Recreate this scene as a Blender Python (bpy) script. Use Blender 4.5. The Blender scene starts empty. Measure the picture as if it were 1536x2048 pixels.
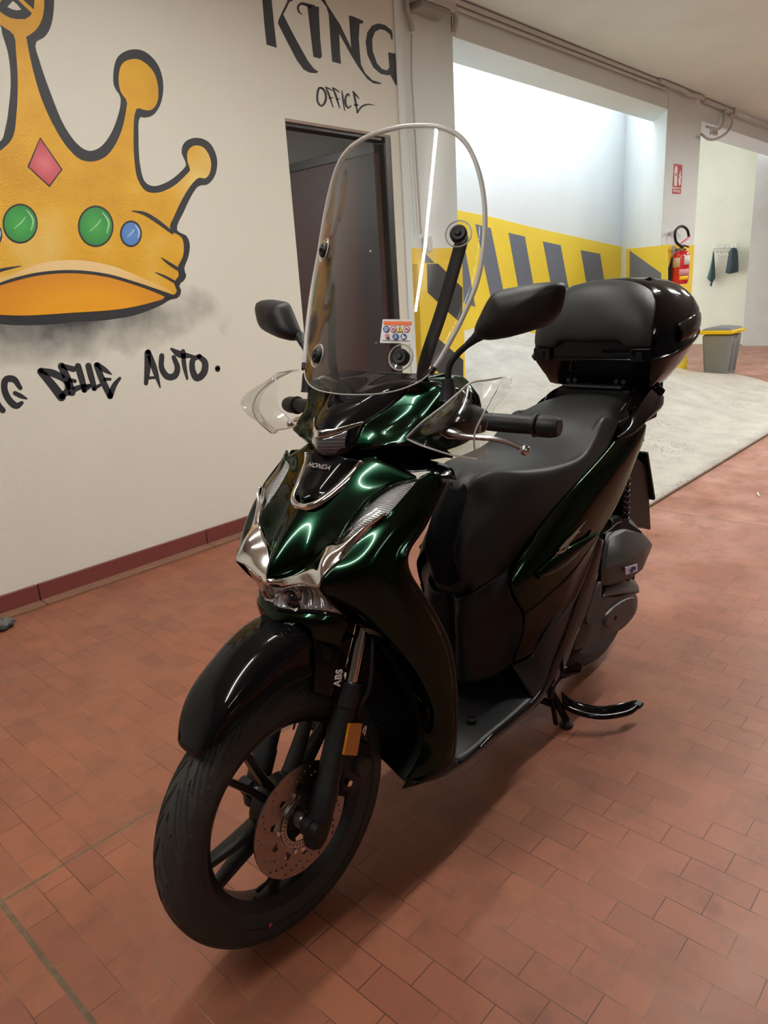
import bpy, bmesh, math, random
from mathutils import Vector, Matrix
from mathutils.geometry import tessellate_polygon, delaunay_2d_cdt
random.seed(7)
C = bpy.context.scene.collection
SC = bpy.context.scene
# ------------------------------------------------------------------ camera
CAM_H = 1.292
YAW, PITCH, ROLL, FPX = 0.75454394, -0.29646993, -0.06339429, 1440.0
_cy, _sy = math.cos(YAW), math.sin(YAW)
FWD = Vector((_cy*math.cos(PITCH), _sy*math.cos(PITCH), math.sin(PITCH)))
_r = Vector((_sy, -_cy, 0)); _u = _r.cross(FWD)
RGT = _r*math.cos(ROLL) + _u*math.sin(ROLL)
UPV = -_r*math.sin(ROLL) + _u*math.cos(ROLL)
cam_data = bpy.data.cameras.new('camera')
cam_data.sensor_fit = 'VERTICAL'; cam_data.sensor_height = 36.0
cam_data.lens = FPX/2048*36.0
cam_data.clip_start = 0.02; cam_data.clip_end = 200
cam = bpy.data.objects.new('camera', cam_data); C.objects.link(cam)
m = Matrix((RGT, UPV, -FWD)).transposed().to_4x4()
m.translation = Vector((0, 0, CAM_H)); cam.matrix_world = m
SC.camera = cam
# ------------------------------------------------------------------ world, exposure
w = bpy.data.worlds.new('world'); SC.world = w; w.use_nodes = True
bg = w.node_tree.nodes['Background']
bg.inputs['Color'].default_value = (0.80, 0.90, 1.0, 1); bg.inputs['Strength'].default_value = 6.5
SC.view_settings.view_transform = 'Standard'; SC.view_settings.look = 'None'
SC.view_settings.gamma = 1.0; SC.view_settings.exposure = 0.12
SC.view_settings.use_curve_mapping = False
SC.cycles.max_bounces = 10; SC.cycles.transparent_max_bounces = 16
SC.cycles.sample_clamp_indirect = 6.0
# ------------------------------------------------------------------ ceiling lamps (tube fittings, housings are built further down)
TUBES = [(1.7, 1.8, 2.94, 0, 24), (-0.6, 1.2, 2.94, 0, 34), (3.6, 0.4, 2.94, 0, 62), (-1.2, -2.6, 2.94, 0, 24), (7.0, 0.6, 2.94, 0, 95), (10.6, 1.4, 2.94, 0, 70)]
for (x, y, z, rz, E) in TUBES:
    ld = bpy.data.lights.new('tube_light', 'AREA'); ld.shape = 'RECTANGLE'; ld.size = 1.45; ld.size_y = 0.06
    ld.energy = E; ld.color = (1.0, 0.98, 0.94)
    lo = bpy.data.objects.new('tube_light', ld); C.objects.link(lo); lo.location = (x, y, z - 0.012); lo.rotation_euler = (0, 0, rz)
    l2 = ld.copy(); l2.energy = E*0.8; l2.size_y = 0.05; lu = bpy.data.objects.new('tube_light', l2); C.objects.link(lu); lu.location = (x, y, z + 0.075); lu.rotation_euler = (math.pi, 0, 0)

# ------------------------------------------------------------------ helpers
def ray(px, py):
    return FWD + RGT*((px-768)/FPX) - UPV*((py-1024)/FPX)
def onY(px, py, Y): d = ray(px, py); s = Y/d.y; return Vector((d.x*s, Y, CAM_H + d.z*s))
def onX(px, py, X): d = ray(px, py); s = X/d.x; return Vector((X, d.y*s, CAM_H + d.z*s))
def onZ(px, py, Z=0.0): d = ray(px, py); s = (Z-CAM_H)/d.z; return Vector((d.x*s, d.y*s, Z))

def nodes(name):
    mt = bpy.data.materials.new(name); mt.use_nodes = True
    nt = mt.node_tree; return mt, nt, nt.nodes['Principled BSDF'], nt.nodes.new, nt.links.new
def mat(name, col, rough=0.5, metal=0.0, coat=0.0, bump=None, var=0.0, vscale=8.0, spec=0.5, emis=None, trans=0.0, ior=1.45, croughness=0.03):
    mt, nt, bs, N, L = nodes(name)
    bs.inputs['Base Color'].default_value = (*col, 1); bs.inputs['Roughness'].default_value = rough
    bs.inputs['Metallic'].default_value = metal; bs.inputs['Coat Weight'].default_value = coat
    bs.inputs['Coat Roughness'].default_value = croughness
    bs.inputs['Specular IOR Level'].default_value = spec; bs.inputs['Transmission Weight'].default_value = trans
    bs.inputs['IOR'].default_value = ior
    if emis: bs.inputs['Emission Color'].default_value = (*emis[0], 1); bs.inputs['Emission Strength'].default_value = emis[1]
    tc = N('ShaderNodeTexCoord')
    if var:
        n = N('ShaderNodeTexNoise'); n.inputs['Scale'].default_value = vscale; n.inputs['Detail'].default_value = 5
        L(tc.outputs['Object'], n.inputs['Vector'])
        mx = N('ShaderNodeMix'); mx.data_type = 'RGBA'
        mx.inputs[6].default_value = (*[c*(1-var) for c in col], 1); mx.inputs[7].default_value = (*[min(1, c*(1+var)) for c in col], 1)
        L(n.outputs['Fac'], mx.inputs[0]); L(mx.outputs[2], bs.inputs['Base Color'])
    if bump:
        n2 = N('ShaderNodeTexNoise'); n2.inputs['Scale'].default_value = bump[0]; n2.inputs['Detail'].default_value = 4
        L(tc.outputs['Object'], n2.inputs['Vector'])
        b = N('ShaderNodeBump'); b.inputs['Strength'].default_value = bump[1]; b.inputs['Distance'].default_value = bump[2]
        L(n2.outputs['Fac'], b.inputs['Height']); L(b.outputs['Normal'], bs.inputs['Normal'])
    return mt
def S(r, g, b):   # sRGB 0-255 -> linear
    f = lambda c: (c/255/12.92) if c/255 <= 0.04045 else ((c/255+0.055)/1.055)**2.4
    return (f(r), f(g), f(b))

def mesh_obj(name, verts, faces, m, parent=None, smooth=None, mats=None, fm=None, recalc=True):
    me = bpy.data.meshes.new(name)
    me.from_pydata([tuple(v) for v in verts], [], faces)
    if recalc:
        bm = bmesh.new(); bm.from_mesh(me)
        bmesh.ops.remove_doubles(bm, verts=bm.verts, dist=1e-6)
        bmesh.ops.recalc_face_normals(bm, faces=bm.faces); bm.to_mesh(me); bm.free()
    for k in (mats or [m]): me.materials.append(k)
    if fm and len(fm) == len(me.polygons):
        for p, i in zip(me.polygons, fm): p.material_index = i
    if smooth is not None:
        for p in me.polygons: p.use_smooth = True
        me.set_sharp_from_angle(angle=math.radians(smooth))
    o = bpy.data.objects.new(name, me); C.objects.link(o)
    if parent: o.parent = parent
    return o
def tag(o, label=None, cat=None, group=None, kind=None):
    if label: o['label'] = label
    if cat: o['category'] = cat
    if group: o['group'] = group
    if kind: o['kind'] = kind
    return o
def empty(name, loc, label=None, cat=None, group=None):
    o = bpy.data.objects.new(name, None); C.objects.link(o); o.location = loc; o.empty_display_size = 0.1
    return tag(o, label, cat, group)

class MB:
    """collects geometry of ONE mesh"""
    def __init__(s): s.v = []; s.f = []; s.fm = []
    def add(s, vs, fs, mi=0):
        b = len(s.v); s.v += [Vector(v) for v in vs]; s.f += [tuple(b+i for i in f) for f in fs]; s.fm += [mi]*len(fs); return s
    def box(s, x0, x1, y0, y1, z0, z1, mi=0):
        return s.add([(x0,y0,z0),(x1,y0,z0),(x1,y1,z0),(x0,y1,z0),(x0,y0,z1),(x1,y0,z1),(x1,y1,z1),(x0,y1,z1)],
                     [(0,3,2,1),(4,5,6,7),(0,1,5,4),(1,2,6,5),(2,3,7,6),(3,0,4,7)], mi)
    def tube(s, pts, r, n=10, mi=0, cap=True):
        pts = [Vector(p) for p in pts]; R = r if isinstance(r, (list, tuple)) else [r]*len(pts)
        rings = []; prev = None
        for i, p in enumerate(pts):
            t = (pts[min(i+1, len(pts)-1)] - pts[max(i-1, 0)]).normalized()
            if prev is None:
                a = Vector((0,0,1)) if abs(t.z) < 0.9 else Vector((1,0,0)); nrm = t.cross(a).normalized()
            else: nrm = (prev - t*prev.dot(t)).normalized()
            prev = nrm; bn = t.cross(nrm)
            rings.append([p + (nrm*math.cos(2*math.pi*k/n) + bn*math.sin(2*math.pi*k/n))*R[i] for k in range(n)])
        return s.rings(rings, cap, mi)
    def rings(s, rings, cap=True, mi=0, closed=False):
        n = len(rings[0]); vs = [v for r in rings for v in r]; fs = []
        m_ = len(rings)
        for i in range(m_ if closed else m_-1):
            for k in range(n):
                a = i*n+k; b = i*n+(k+1) % n; c = ((i+1) % m_)*n+(k+1) % n; d = ((i+1) % m_)*n+k
                fs.append((a, b, c, d))
        if cap and not closed: fs.append(tuple(range(n))); fs.append(tuple((m_-1)*n+k for k in reversed(range(n))))
        return s.add(vs, fs, mi)
    def lathe(s, prof, origin, axis, n=48, mi=0, closed=False, a0=0, a1=2*math.pi):
        """prof: list of (radius, along axis)"""
        ax = Vector(axis).normalized(); t = Vector((0,0,1)) if abs(ax.z) < 0.9 else Vector((1,0,0))
        u = ax.cross(t).normalized(); v = ax.cross(u); o = Vector(origin)
        rings = []
        full = abs(a1-a0-2*math.pi) < 1e-6
        for k in range(n if full else n+1):
            a = a0 + (a1-a0)*k/n
            rings.append([o + ax*h + (u*math.cos(a)+v*math.sin(a))*r for r, h in prof])
        q = len(prof); vs = [p for r in rings for p in r]; fs = []
        for i in range(n):
            for k in range(q if closed else q-1):
                a = i*q+k; b = i*q+(k+1) % q; c = ((i+1) % len(rings))*q+(k+1) % q; d = ((i+1) % len(rings))*q+k
                fs.append((a, b, c, d))
        return s.add(vs, fs, mi)
    def prism(s, poly, off, mi=0):
        """poly: 3D planar polygon, off: extrusion vector"""
        poly = [Vector(p) for p in poly]; off = Vector(off); n = len(poly)
        tris = tessellate_polygon([poly])
        vs = poly + [p+off for p in poly]
        fs = [tuple(t) for t in tris] + [tuple(n+i for i in reversed(t)) for t in tris] + [(i, (i+1) % n, n+(i+1) % n, n+i) for i in range(n)]
        return s.add(vs, fs, mi)
    def build(s, name, m, parent=None, smooth=None, bevel=None, solid=None, recalc=True):
        mats = m if isinstance(m, (list, tuple)) else [m]
        o = mesh_obj(name, s.v, s.f, mats[0], parent, smooth, mats=mats, fm=s.fm if len(mats) > 1 else None, recalc=recalc)
        if solid:
            k = o.modifiers.new('thickness', 'SOLIDIFY'); k.thickness = solid; k.offset = -1
        if bevel:
            k = o.modifiers.new('bevel', 'BEVEL'); k.width = bevel; k.segments = 3; k.limit_method = 'ANGLE'; k.angle_limit = math.radians(40)
            for p in o.data.polygons: p.use_smooth = True
            o.data.set_sharp_from_angle(angle=math.radians(40))
            k.harden_normals = True
        return o

def cr(pts, n, closed=False):
    """Catmull-Rom through pts, resampled to n points (uniform in arc length)"""
    pts = [Vector(p) for p in pts]; N = len(pts)
    if N == 2 and not closed: return [pts[0].lerp(pts[1], i/(n-1)) for i in range(n)]
    seg = N if closed else N-1; fine = []
    for i in range(seg):
        p1, p2 = pts[i], pts[(i+1) % N]
        p0 = pts[(i-1) % N] if (closed or i > 0) else p1*2-p2
        p3 = pts[(i+2) % N] if (closed or i+2 < N) else p2*2-p1
        d01 = max((p1-p0).length, 1e-9)**.5; d12 = max((p2-p1).length, 1e-9)**.5; d23 = max((p3-p2).length, 1e-9)**.5
        m1 = ((p1-p0)/d01 - (p2-p0)/(d01+d12) + (p2-p1)/d12)*d12
        m2 = ((p2-p1)/d12 - (p3-p1)/(d12+d23) + (p3-p2)/d23)*d12
        for k in range(16):
            t = k/16; t2 = t*t; t3 = t2*t
            fine.append(p1*(2*t3-3*t2+1) + m1*(t3-2*t2+t) + p2*(-2*t3+3*t2) + m2*(t3-t2))
    fine.append(pts[0].copy() if closed else pts[-1].copy())
    L = [0]
    for a, b in zip(fine, fine[1:]): L.append(L[-1]+(b-a).length)
    out = []; j = 0; T = L[-1]; cnt = n if closed else n-1
    for i in range(n):
        s = T*i/cnt
        while j < len(L)-2 and L[j+1] < s: j += 1
        d = L[j+1]-L[j]; out.append(fine[j].lerp(fine[j+1], (s-L[j])/d if d > 1e-9 else 0))
    return out
def poly3(pts, per=6, sharp=None):
    """closed smooth outline of 2D/3D pts"""
    return cr([Vector(p) if len(p) == 3 else Vector((p[0], p[1], 0)) for p in pts], per*len(pts), closed=True)
def grid(lines, nu, nv):
    """lines: feature polylines (each any number of points) -> nu x nv grid"""
    A = [cr(l, nu) for l in lines]
    return [cr([a[i] for a in A], nv) for i in range(nu)]
def loft(name, lines, m, parent=None, nu=24, nv=16, solid=0.003, mirror=False, smooth=50, uv=None):
    """smooth sheet through feature lines; mirror adds the y-mirrored half to the same mesh"""
    fl = lambda L: [Vector((p.x, -p.y, p.z)) for p in L]
    if mirror:      # continue smoothly across the middle where the lines reach it
        if all(abs(p.y) < 1e-6 for p in lines[0]): lines = [fl(l) for l in reversed(lines[1:])] + list(lines); nv = nv*2-1; mirror = False
        elif all(abs(l[0].y) < 1e-6 for l in lines): lines = [list(reversed(fl(l[1:]))) + list(l) for l in lines]; nu = nu*2-1; mirror = False
        elif all(abs(l[-1].y) < 1e-6 for l in lines): lines = [list(l) + list(reversed(fl(l[:-1]))) for l in lines]; nu = nu*2-1; mirror = False
    G = grid(lines, nu, nv); mb = MB(); sheet(mb, G)
    if mirror:
        M = [[Vector((p.x, -p.y, p.z)) for p in r] for r in G]; sheet(mb, M)
    o = mb.build(name, m, parent, smooth=smooth, recalc=True)
    if solid:
        k = o.modifiers.new('thickness', 'SOLIDIFY'); k.thickness = solid; k.offset = 0
    return o
def sheet(mb, G, mi=0):
    nu, nv = len(G), len(G[0])
    mb.add([p for r in G for p in r], [(i*nv+j, i*nv+j+1, (i+1)*nv+j+1, (i+1)*nv+j) for i in range(nu-1) for j in range(nv-1)], mi)
# ================================================================== SETTING
WY = 3.35           # plane of the office wall
BZ = 2.92; CZ = 3.14
# ---- wall material: trowelled cream plaster with the grey airbrushed smear under the crown
def plaster(name, col, bumpS=90, bstr=0.35, dirt=0.06, dirtcol=(0.3, 0.27, 0.22), smear=None):
    mt, nt, bs, N, L = nodes(name)
    bs.inputs['Roughness'].default_value = 0.75
    tc = N('ShaderNodeTexCoord')
    n = N('ShaderNodeTexNoise'); n.inputs['Scale'].default_value = 1.3; n.inputs['Detail'].default_value = 6; n.inputs['Roughness'].default_value = 0.65
    L(tc.outputs['Object'], n.inputs['Vector'])
    r = N('ShaderNodeValToRGB'); r.color_ramp.elements[0].position = 0.35; r.color_ramp.elements[1].position = 0.75
    r.color_ramp.elements[0].color = (0, 0, 0, 1); r.color_ramp.elements[1].color = (dirt, dirt, dirt, 1)
    L(n.outputs['Fac'], r.inputs[0])
    mx = N('ShaderNodeMix'); mx.data_type = 'RGBA'; mx.inputs[6].default_value = (*col, 1); mx.inputs[7].default_value = (*dirtcol, 1)
    L(r.outputs[0], mx.inputs[0]); last = mx.outputs[2]
    if smear:
        cx, cz, rx, rz = smear
        sp = N('ShaderNodeSeparateXYZ'); L(tc.outputs['Object'], sp.inputs[0])
        def mth(op, a, b=None, clamp=False):
            k = N('ShaderNodeMath'); k.operation = op; k.use_clamp = clamp
            for i, q in enumerate((a, b)):
                if q is None: continue
                if isinstance(q, (int, float)): k.inputs[i].default_value = q
                else: L(q, k.inputs[i])
            return k.outputs[0]
        dx = mth('DIVIDE', mth('SUBTRACT', sp.outputs['X'], cx), rx); dz = mth('DIVIDE', mth('SUBTRACT', sp.outputs['Z'], cz), rz)
        d = mth('SQRT', mth('ADD', mth('MULTIPLY', dx, dx), mth('MULTIPLY', dz, dz)))
        n3 = N('ShaderNodeTexNoise'); n3.inputs['Scale'].default_value = 7; n3.inputs['Detail'].default_value = 6; L(tc.outputs['Object'], n3.inputs['Vector'])
        e = mth('ADD', d, mth('MULTIPLY', mth('SUBTRACT', n3.outputs['Fac'], 0.5), 0.9))
        fac = mth('MULTIPLY', mth('SUBTRACT', 1.0, e, True), 1.1, True)
        m2 = N('ShaderNodeMix'); m2.data_type = 'RGBA'; L(fac, m2.inputs[0]); L(last, m2.inputs[6]); m2.inputs[7].default_value = (*S(70, 70, 72), 1)
        last = m2.outputs[2]
    L(last, bs.inputs['Base Color'])
    n2 = N('ShaderNodeTexNoise'); n2.inputs['Scale'].default_value = bumpS; n2.inputs['Detail'].default_value = 3; L(tc.outputs['Object'], n2.inputs['Vector'])
    b = N('ShaderNodeBump'); b.inputs['Strength'].default_value = bstr; b.inputs['Distance'].default_value = 0.004
    L(n2.outputs['Fac'], b.inputs['Height']); L(b.outputs['Normal'], bs.inputs['Normal'])
    return mt
_sm = onY(130, 640, WY)
M_wall = plaster('cream plaster', S(224, 222, 210), smear=(_sm.x, _sm.z, 0.95, 0.20), bumpS=140, bstr=0.5)
M_white = plaster('white rough plaster', S(226, 228, 226), bumpS=25, bstr=0.5, dirt=0.15, dirtcol=(0.45, 0.45, 0.44))
M_grey = plaster('grey white paint', S(224, 231, 231), bumpS=60, bstr=0.15, dirt=0.08)
M_hook = plaster('yellowish plaster', S(216, 214, 194), bumpS=20, bstr=0.3, dirt=0.3, dirtcol=(0.45, 0.42, 0.33))
M_ceil = plaster('ceiling paint', S(226, 232, 226), bumpS=30, bstr=0.1, dirt=0.25, dirtcol=(0.5, 0.45, 0.38))
M_yel = mat('yellow wall paint', S(238, 204, 62), 0.55, bump=(40, 0.15, 0.003), var=0.06, vscale=3)
M_dgrey = mat('dark grey wall paint', S(104, 107, 120), 0.6, bump=(40, 0.15, 0.003), var=0.08, vscale=5)
M_blk = mat('black wall paint', S(50, 50, 52), 0.6, bump=(40, 0.15, 0.003))
M_skirt = mat('dark red marble', S(112, 58, 52), 0.35, var=0.25, vscale=60)
M_ledge = mat('brown stone ledge', S(128, 92, 74), 0.6, var=0.3, vscale=30)
M_dkmetal = mat('dark frame', S(38, 36, 36), 0.4)
M_door = mat('dark brown door', S(74, 54, 52), 0.45, var=0.1, vscale=4)
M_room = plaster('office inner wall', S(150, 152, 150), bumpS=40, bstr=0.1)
M_pipe = mat('grey plastic conduit', S(186, 182, 176), 0.5)

def brick():
    mt, nt, bs, N, L = nodes('terracotta brick paving'); bs.inputs['Specular IOR Level'].default_value = 0.38
    tc = N('ShaderNodeTexCoord'); sp = N('ShaderNodeSeparateXYZ'); L(tc.outputs['Object'], sp.inputs[0])
    def mth(op, a, b=None, clamp=False):
        k = N('ShaderNodeMath'); k.operation = op; k.use_clamp = clamp
        for i, q in enumerate((a, b)):
            if q is None: continue
            if isinstance(q, (int, float)): k.inputs[i].default_value = q
            else: L(q, k.inputs[i])
        return k.outputs[0]
    cb = N('ShaderNodeCombineXYZ')
    wn = N('ShaderNodeTexNoise'); wn.inputs['Scale'].default_value = 2.5; L(tc.outputs['Object'], wn.inputs['Vector'])
    jit = mth('MULTIPLY', mth('SUBTRACT', wn.outputs['Fac'], 0.5), 0.006)
    L(mth('ADD', mth('ADD', sp.outputs['Y'], 10*0.1475-0.0), jit), cb.inputs['X'])
    L(mth('ADD', mth('ADD', sp.outputs['X'], 40*0.0731-0.409), jit), cb.inputs['Y'])
    br = N('ShaderNodeTexBrick'); L(cb.outputs[0], br.inputs['Vector'])
    br.inputs['Scale'].default_value = 1.0; br.inputs['Brick Width'].default_value = 0.1475; br.inputs['Row Height'].default_value = 0.0731
    br.inputs['Mortar Size'].default_value = 0.0012; br.inputs['Mortar Smooth'].default_value = 0.3; br.inputs['Bias'].default_value = 0.0
    br.offset = 0.5; br.squash = 1.0
    br.inputs['Color1'].default_value = (*S(146, 88, 64), 1); br.inputs['Color2'].default_value = (*S(130, 77, 57), 1)
    br.inputs['Mortar'].default_value = (*S(84, 56, 42), 1)
    mo = N('ShaderNodeTexNoise'); mo.inputs['Scale'].default_value = 3.2; mo.inputs['Detail'].default_value = 3; L(tc.outputs['Object'], mo.inputs['Vector'])
    mc = N('ShaderNodeValToRGB'); mc.color_ramp.elements[0].position = 0.46; mc.color_ramp.elements[0].color = (*S(70, 44, 34), 1); mc.color_ramp.elements[1].position = 0.7; mc.color_ramp.elements[1].color = (*S(168, 132, 104), 1); L(mo.outputs['Fac'], mc.inputs[0]); L(mc.outputs[0], br.inputs['Mortar'])
    # large tonal patches, dust and stains
    n1 = N('ShaderNodeTexNoise'); n1.inputs['Scale'].default_value = 1.7; n1.inputs['Detail'].default_value = 7; n1.inputs['Roughness'].default_value = 0.62; L(tc.outputs['Object'], n1.inputs['Vector'])
    r1 = N('ShaderNodeValToRGB'); r1.color_ramp.elements[0].position = 0.38; r1.color_ramp.elements[1].position = 0.72
    r1.color_ramp.elements[0].color = (0, 0, 0, 1); r1.color_ramp.elements[1].color = (0.5, 0.5, 0.5, 1); L(n1.outputs['Fac'], r1.inputs[0])
    m1 = N('ShaderNodeMix'); m1.data_type = 'RGBA'; L(r1.outputs[0], m1.inputs[0]); L(br.outputs['Color'], m1.inputs[6]); m1.inputs[7].default_value = (*S(128, 88, 70), 1)
    # pale dust by the concrete edge
    dx = mth('MULTIPLY', mth('SUBTRACT', sp.outputs['X'], 2.0), 0.55, True); dy = mth('MULTIPLY', mth('SUBTRACT', sp.outputs['Y'], 0.1), 1.0, True)
    n2 = N('ShaderNodeTexNoise'); n2.inputs['Scale'].default_value = 3.0; n2.inputs['Detail'].default_value = 8; L(tc.outputs['Object'], n2.inputs['Vector'])
    dust = mth('MULTIPLY', mth('MULTIPLY', dx, dy, True), mth('MULTIPLY', mth('SUBTRACT', n2.outputs['Fac'], 0.28), 2.2), True)
    dust = mth('MULTIPLY', dust, 0.55)
    m2 = N('ShaderNodeMix'); m2.data_type = 'RGBA'; L(dust, m2.inputs[0]); L(m1.outputs[2], m2.inputs[6]); m2.inputs[7].default_value = (*S(205, 165, 152), 1)
    # dark drops
    v = N('ShaderNodeTexVoronoi'); v.inputs['Scale'].default_value = 2.2; L(tc.outputs['Object'], v.inputs['Vector'])
    n4 = N('ShaderNodeTexNoise'); n4.inputs['Scale'].default_value = 22; L(tc.outputs['Object'], n4.inputs['Vector'])
    sp2 = mth('MULTIPLY', mth('SUBTRACT', 0.07, mth('ADD', v.outputs['Distance'], mth('MULTIPLY', mth('SUBTRACT', n4.outputs['Fac'], 0.5), 0.08))), 30, True)
    sp2 = mth('MULTIPLY', sp2, 0.35)
    m3 = N('ShaderNodeMix'); m3.data_type = 'RGBA'; L(sp2, m3.inputs[0]); L(m2.outputs[2], m3.inputs[6]); m3.inputs[7].default_value = (*S(92, 52, 42), 1)
    # ingrained dirt inside the bricks
    n8 = N('ShaderNodeTexNoise'); n8.inputs['Scale'].default_value = 7; n8.inputs['Detail'].default_value = 9; n8.inputs['Roughness'].default_value = 0.7; L(tc.outputs['Object'], n8.inputs['Vector'])
    r8 = N('ShaderNodeValToRGB'); r8.color_ramp.elements[0].position = 0.30; r8.color_ramp.elements[0].color = (0.6, 0.6, 0.6, 1); r8.color_ramp.elements[1].position = 0.52; r8.color_ramp.elements[1].color = (0, 0, 0, 1); L(n8.outputs['Fac'], r8.inputs[0])
    m8 = N('ShaderNodeMix'); m8.data_type = 'RGBA'; L(r8.outputs[0], m8.inputs[0]); L(m3.outputs[2], m8.inputs[6]); m8.inputs[7].default_value = (*S(104, 66, 50), 1)
    # expansion joints
    last = m8.outputs[2]; jf = None
    for axis, val, wd in (('Y', 1.604, 0.0045), ('Y', 2.68, 0.003), ('X', 0.334, 0.006), ('X', 3.94, 0.004), ('X', 7.0, 0.004), ('Y', -0.9, 0.004)):
        k = mth('LESS_THAN', mth('ABSOLUTE', mth('SUBTRACT', mth('ADD', sp.outputs[axis], mth('MULTIPLY', jit, 0.6)), val)), wd)
        jf = k if jf is None else mth('MAXIMUM', jf, k)
    n5 = N('ShaderNodeTexNoise'); n5.inputs['Scale'].default_value = 40; n5.inputs['Detail'].default_value = 4; L(tc.outputs['Object'], n5.inputs['Vector'])
    m4 = N('ShaderNodeMix'); m4.data_type = 'RGBA'; L(n5.outputs['Fac'], m4.inputs[0]); m4.inputs[6].default_value = (*S(58, 42, 32), 1); m4.inputs[7].default_value = (*S(128, 106, 82), 1)
    m5 = N('ShaderNodeMix'); m5.data_type = 'RGBA'; L(jf, m5.inputs[0]); L(last, m5.inputs[6]); L(m4.outputs[2], m5.inputs[7])
    L(m5.outputs[2], bs.inputs['Base Color'])
    n6 = N('ShaderNodeTexNoise'); n6.inputs['Scale'].default_value = 9; n6.inputs['Detail'].default_value = 5; L(tc.outputs['Object'], n6.inputs['Vector'])
    mr = N('ShaderNodeMapRange'); L(n6.outputs['Fac'], mr.inputs[0]); mr.inputs[3].default_value = 0.36; mr.inputs[4].default_value = 0.60; L(mr.outputs[0], bs.inputs['Roughness'])
    h = mth('ADD', mth('SUBTRACT', 1.0, br.outputs['Fac']), mth('MULTIPLY', n5.outputs['Fac'], 0.12)); h = mth('SUBTRACT', h, mth('MULTIPLY', jf, 0.8))
    b = N('ShaderNodeBump'); b.inputs['Strength'].default_value = 0.5; b.inputs['Distance'].default_value = 0.0018; L(h, b.inputs['Height']); L(b.outputs['Normal'], bs.inputs['Normal'])
    return mt
M_brick = brick()
MB().add([(-5, -6, 0), (16, -6, 0), (16, 9, 0), (-5, 9, 0)], [(0, 1, 2, 3)]).build('floor', M_brick)['kind'] = 'structure'

# ---- rough concrete ramp: starts flush with the bricks, climbs towards the light well behind the beam
def ramp_z(X, Y):
    g = 0.0
    tab = [(2.0, 0.02), (4.0, 0.03), (4.6, 0.12), (5.3, 0.27), (6.8, 0.315), (8.4, 0.20), (8.9, 0.10), (9.7, 0.012), (12, 0.004)]
    for (a, ga), (b_, gb) in zip(tab, tab[1:]):
        if a <= X <= b_: t = (X-a)/(b_-a); g = ga*(1-t)+gb*t
    if X < 2.0: g = 0.02
    h = max(0.0, Y-1.9); h = h*h/(h+0.35)*1.0
    return 0.006*min(1, max(0, (Y-1.6)/0.05)) + h*g*1.12
def concrete():
    mt, nt, bs, N, L = nodes('rough grey concrete')
    tc = N('ShaderNodeTexCoord'); bs.inputs['Roughness'].default_value = 0.8
    n = N('ShaderNodeTexNoise'); n.inputs['Scale'].default_value = 5; n.inputs['Detail'].default_value = 9; n.inputs['Roughness'].default_value = 0.6; L(tc.outputs['Object'], n.inputs['Vector'])
    r = N('ShaderNodeValToRGB'); r.color_ramp.elements[0].position = 0.3; r.color_ramp.elements[1].position = 0.75
    r.color_ramp.elements[0].color = (*S(168, 164, 155), 1); r.color_ramp.elements[1].color = (*S(198, 194, 185), 1); L(n.outputs['Fac'], r.inputs[0])
    v = N('ShaderNodeTexVoronoi'); v.inputs['Scale'].default_value = 30; L(tc.outputs['Object'], v.inputs['Vector'])
    mg = N('ShaderNodeTexNoise'); mg.inputs['Scale'].default_value = 1.6; L(tc.outputs['Object'], mg.inputs['Vector'])
    r2 = N('ShaderNodeValToRGB'); r2.color_ramp.elements[0].position = 0.12; r2.color_ramp.elements[1].position = 0.3; r2.color_ramp.elements[0].color = (1, 1, 1, 1); r2.color_ramp.elements[1].color = (0, 0, 0, 1); L(v.outputs['Distance'], r2.inputs[0])
    r3 = N('ShaderNodeValToRGB'); r3.color_ramp.elements[0].position = 0.55; r3.color_ramp.elements[1].position = 0.65; L(mg.outputs['Fac'], r3.inputs[0])
    mm = N('ShaderNodeMath'); mm.operation = 'MULTIPLY'; L(r2.outputs[0], mm.inputs[0]); L(r3.outputs[0], mm.inputs[1])
    mx = N('ShaderNodeMix'); mx.data_type = 'RGBA'; L(mm.outputs[0], mx.inputs[0]); L(r.outputs[0], mx.inputs[6]); mx.inputs[7].default_value = (*S(120, 102, 84), 1)
    L(mx.outputs[2], bs.inputs['Base Color'])
    mp = N('ShaderNodeMapping'); mp.inputs['Scale'].default_value = (9, 24, 9); L(tc.outputs['Object'], mp.inputs[0])
    n2 = N('ShaderNodeTexNoise'); n2.inputs['Scale'].default_value = 1.0; n2.inputs['Detail'].default_value = 8; n2.inputs['Distortion'].default_value = 1.2; L(mp.outputs[0], n2.inputs['Vector'])
    b = N('ShaderNodeBump'); b.inputs['Strength'].default_value = 0.6; b.inputs['Distance'].default_value = 0.02; L(n2.outputs['Fac'], b.inputs['Height']); L(b.outputs['Normal'], bs.inputs['Normal'])
    return mt
M_conc = concrete()
mb = MB(); far = [(1.0, 3.4), (4.0, 3.4), (4.05, 5.6), (9.4, 5.6), (9.9, 3.6), (9.75, 3.1), (9.4, 2.75), (8.83, 2.306), (7.5, 1.75), (6.9, 1.62)]
xs = [0.6 + 0.15*i for i in range(63)]
def far_y(X):
    if X < 4.0: return 3.34
    for (a, ya), (b_, yb) in zip([(4.0, 5.6), (9.6, 5.6), (9.61, 2.95), (9.9, 2.95)], [(9.6, 5.6), (9.61, 2.95), (9.9, 2.95), (10.3, 2.95)]):
        pass
    if X <= 8.19: return 5.6
    return 3.30
def near_y(X):
    if X <= 6.6: return 1.604
    if X <= 8.83: return 1.604 + (2.306-1.604)*((X-6.6)/2.23)**1.1
    if X <= 9.55: return 2.306 + (2.937-2.306)*(X-8.83)/0.72
    return min(3.28, 2.937 + (X-9.55)*1.35)
NX = 90; NYY = 40; rows = []; XL = 3.5
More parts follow.
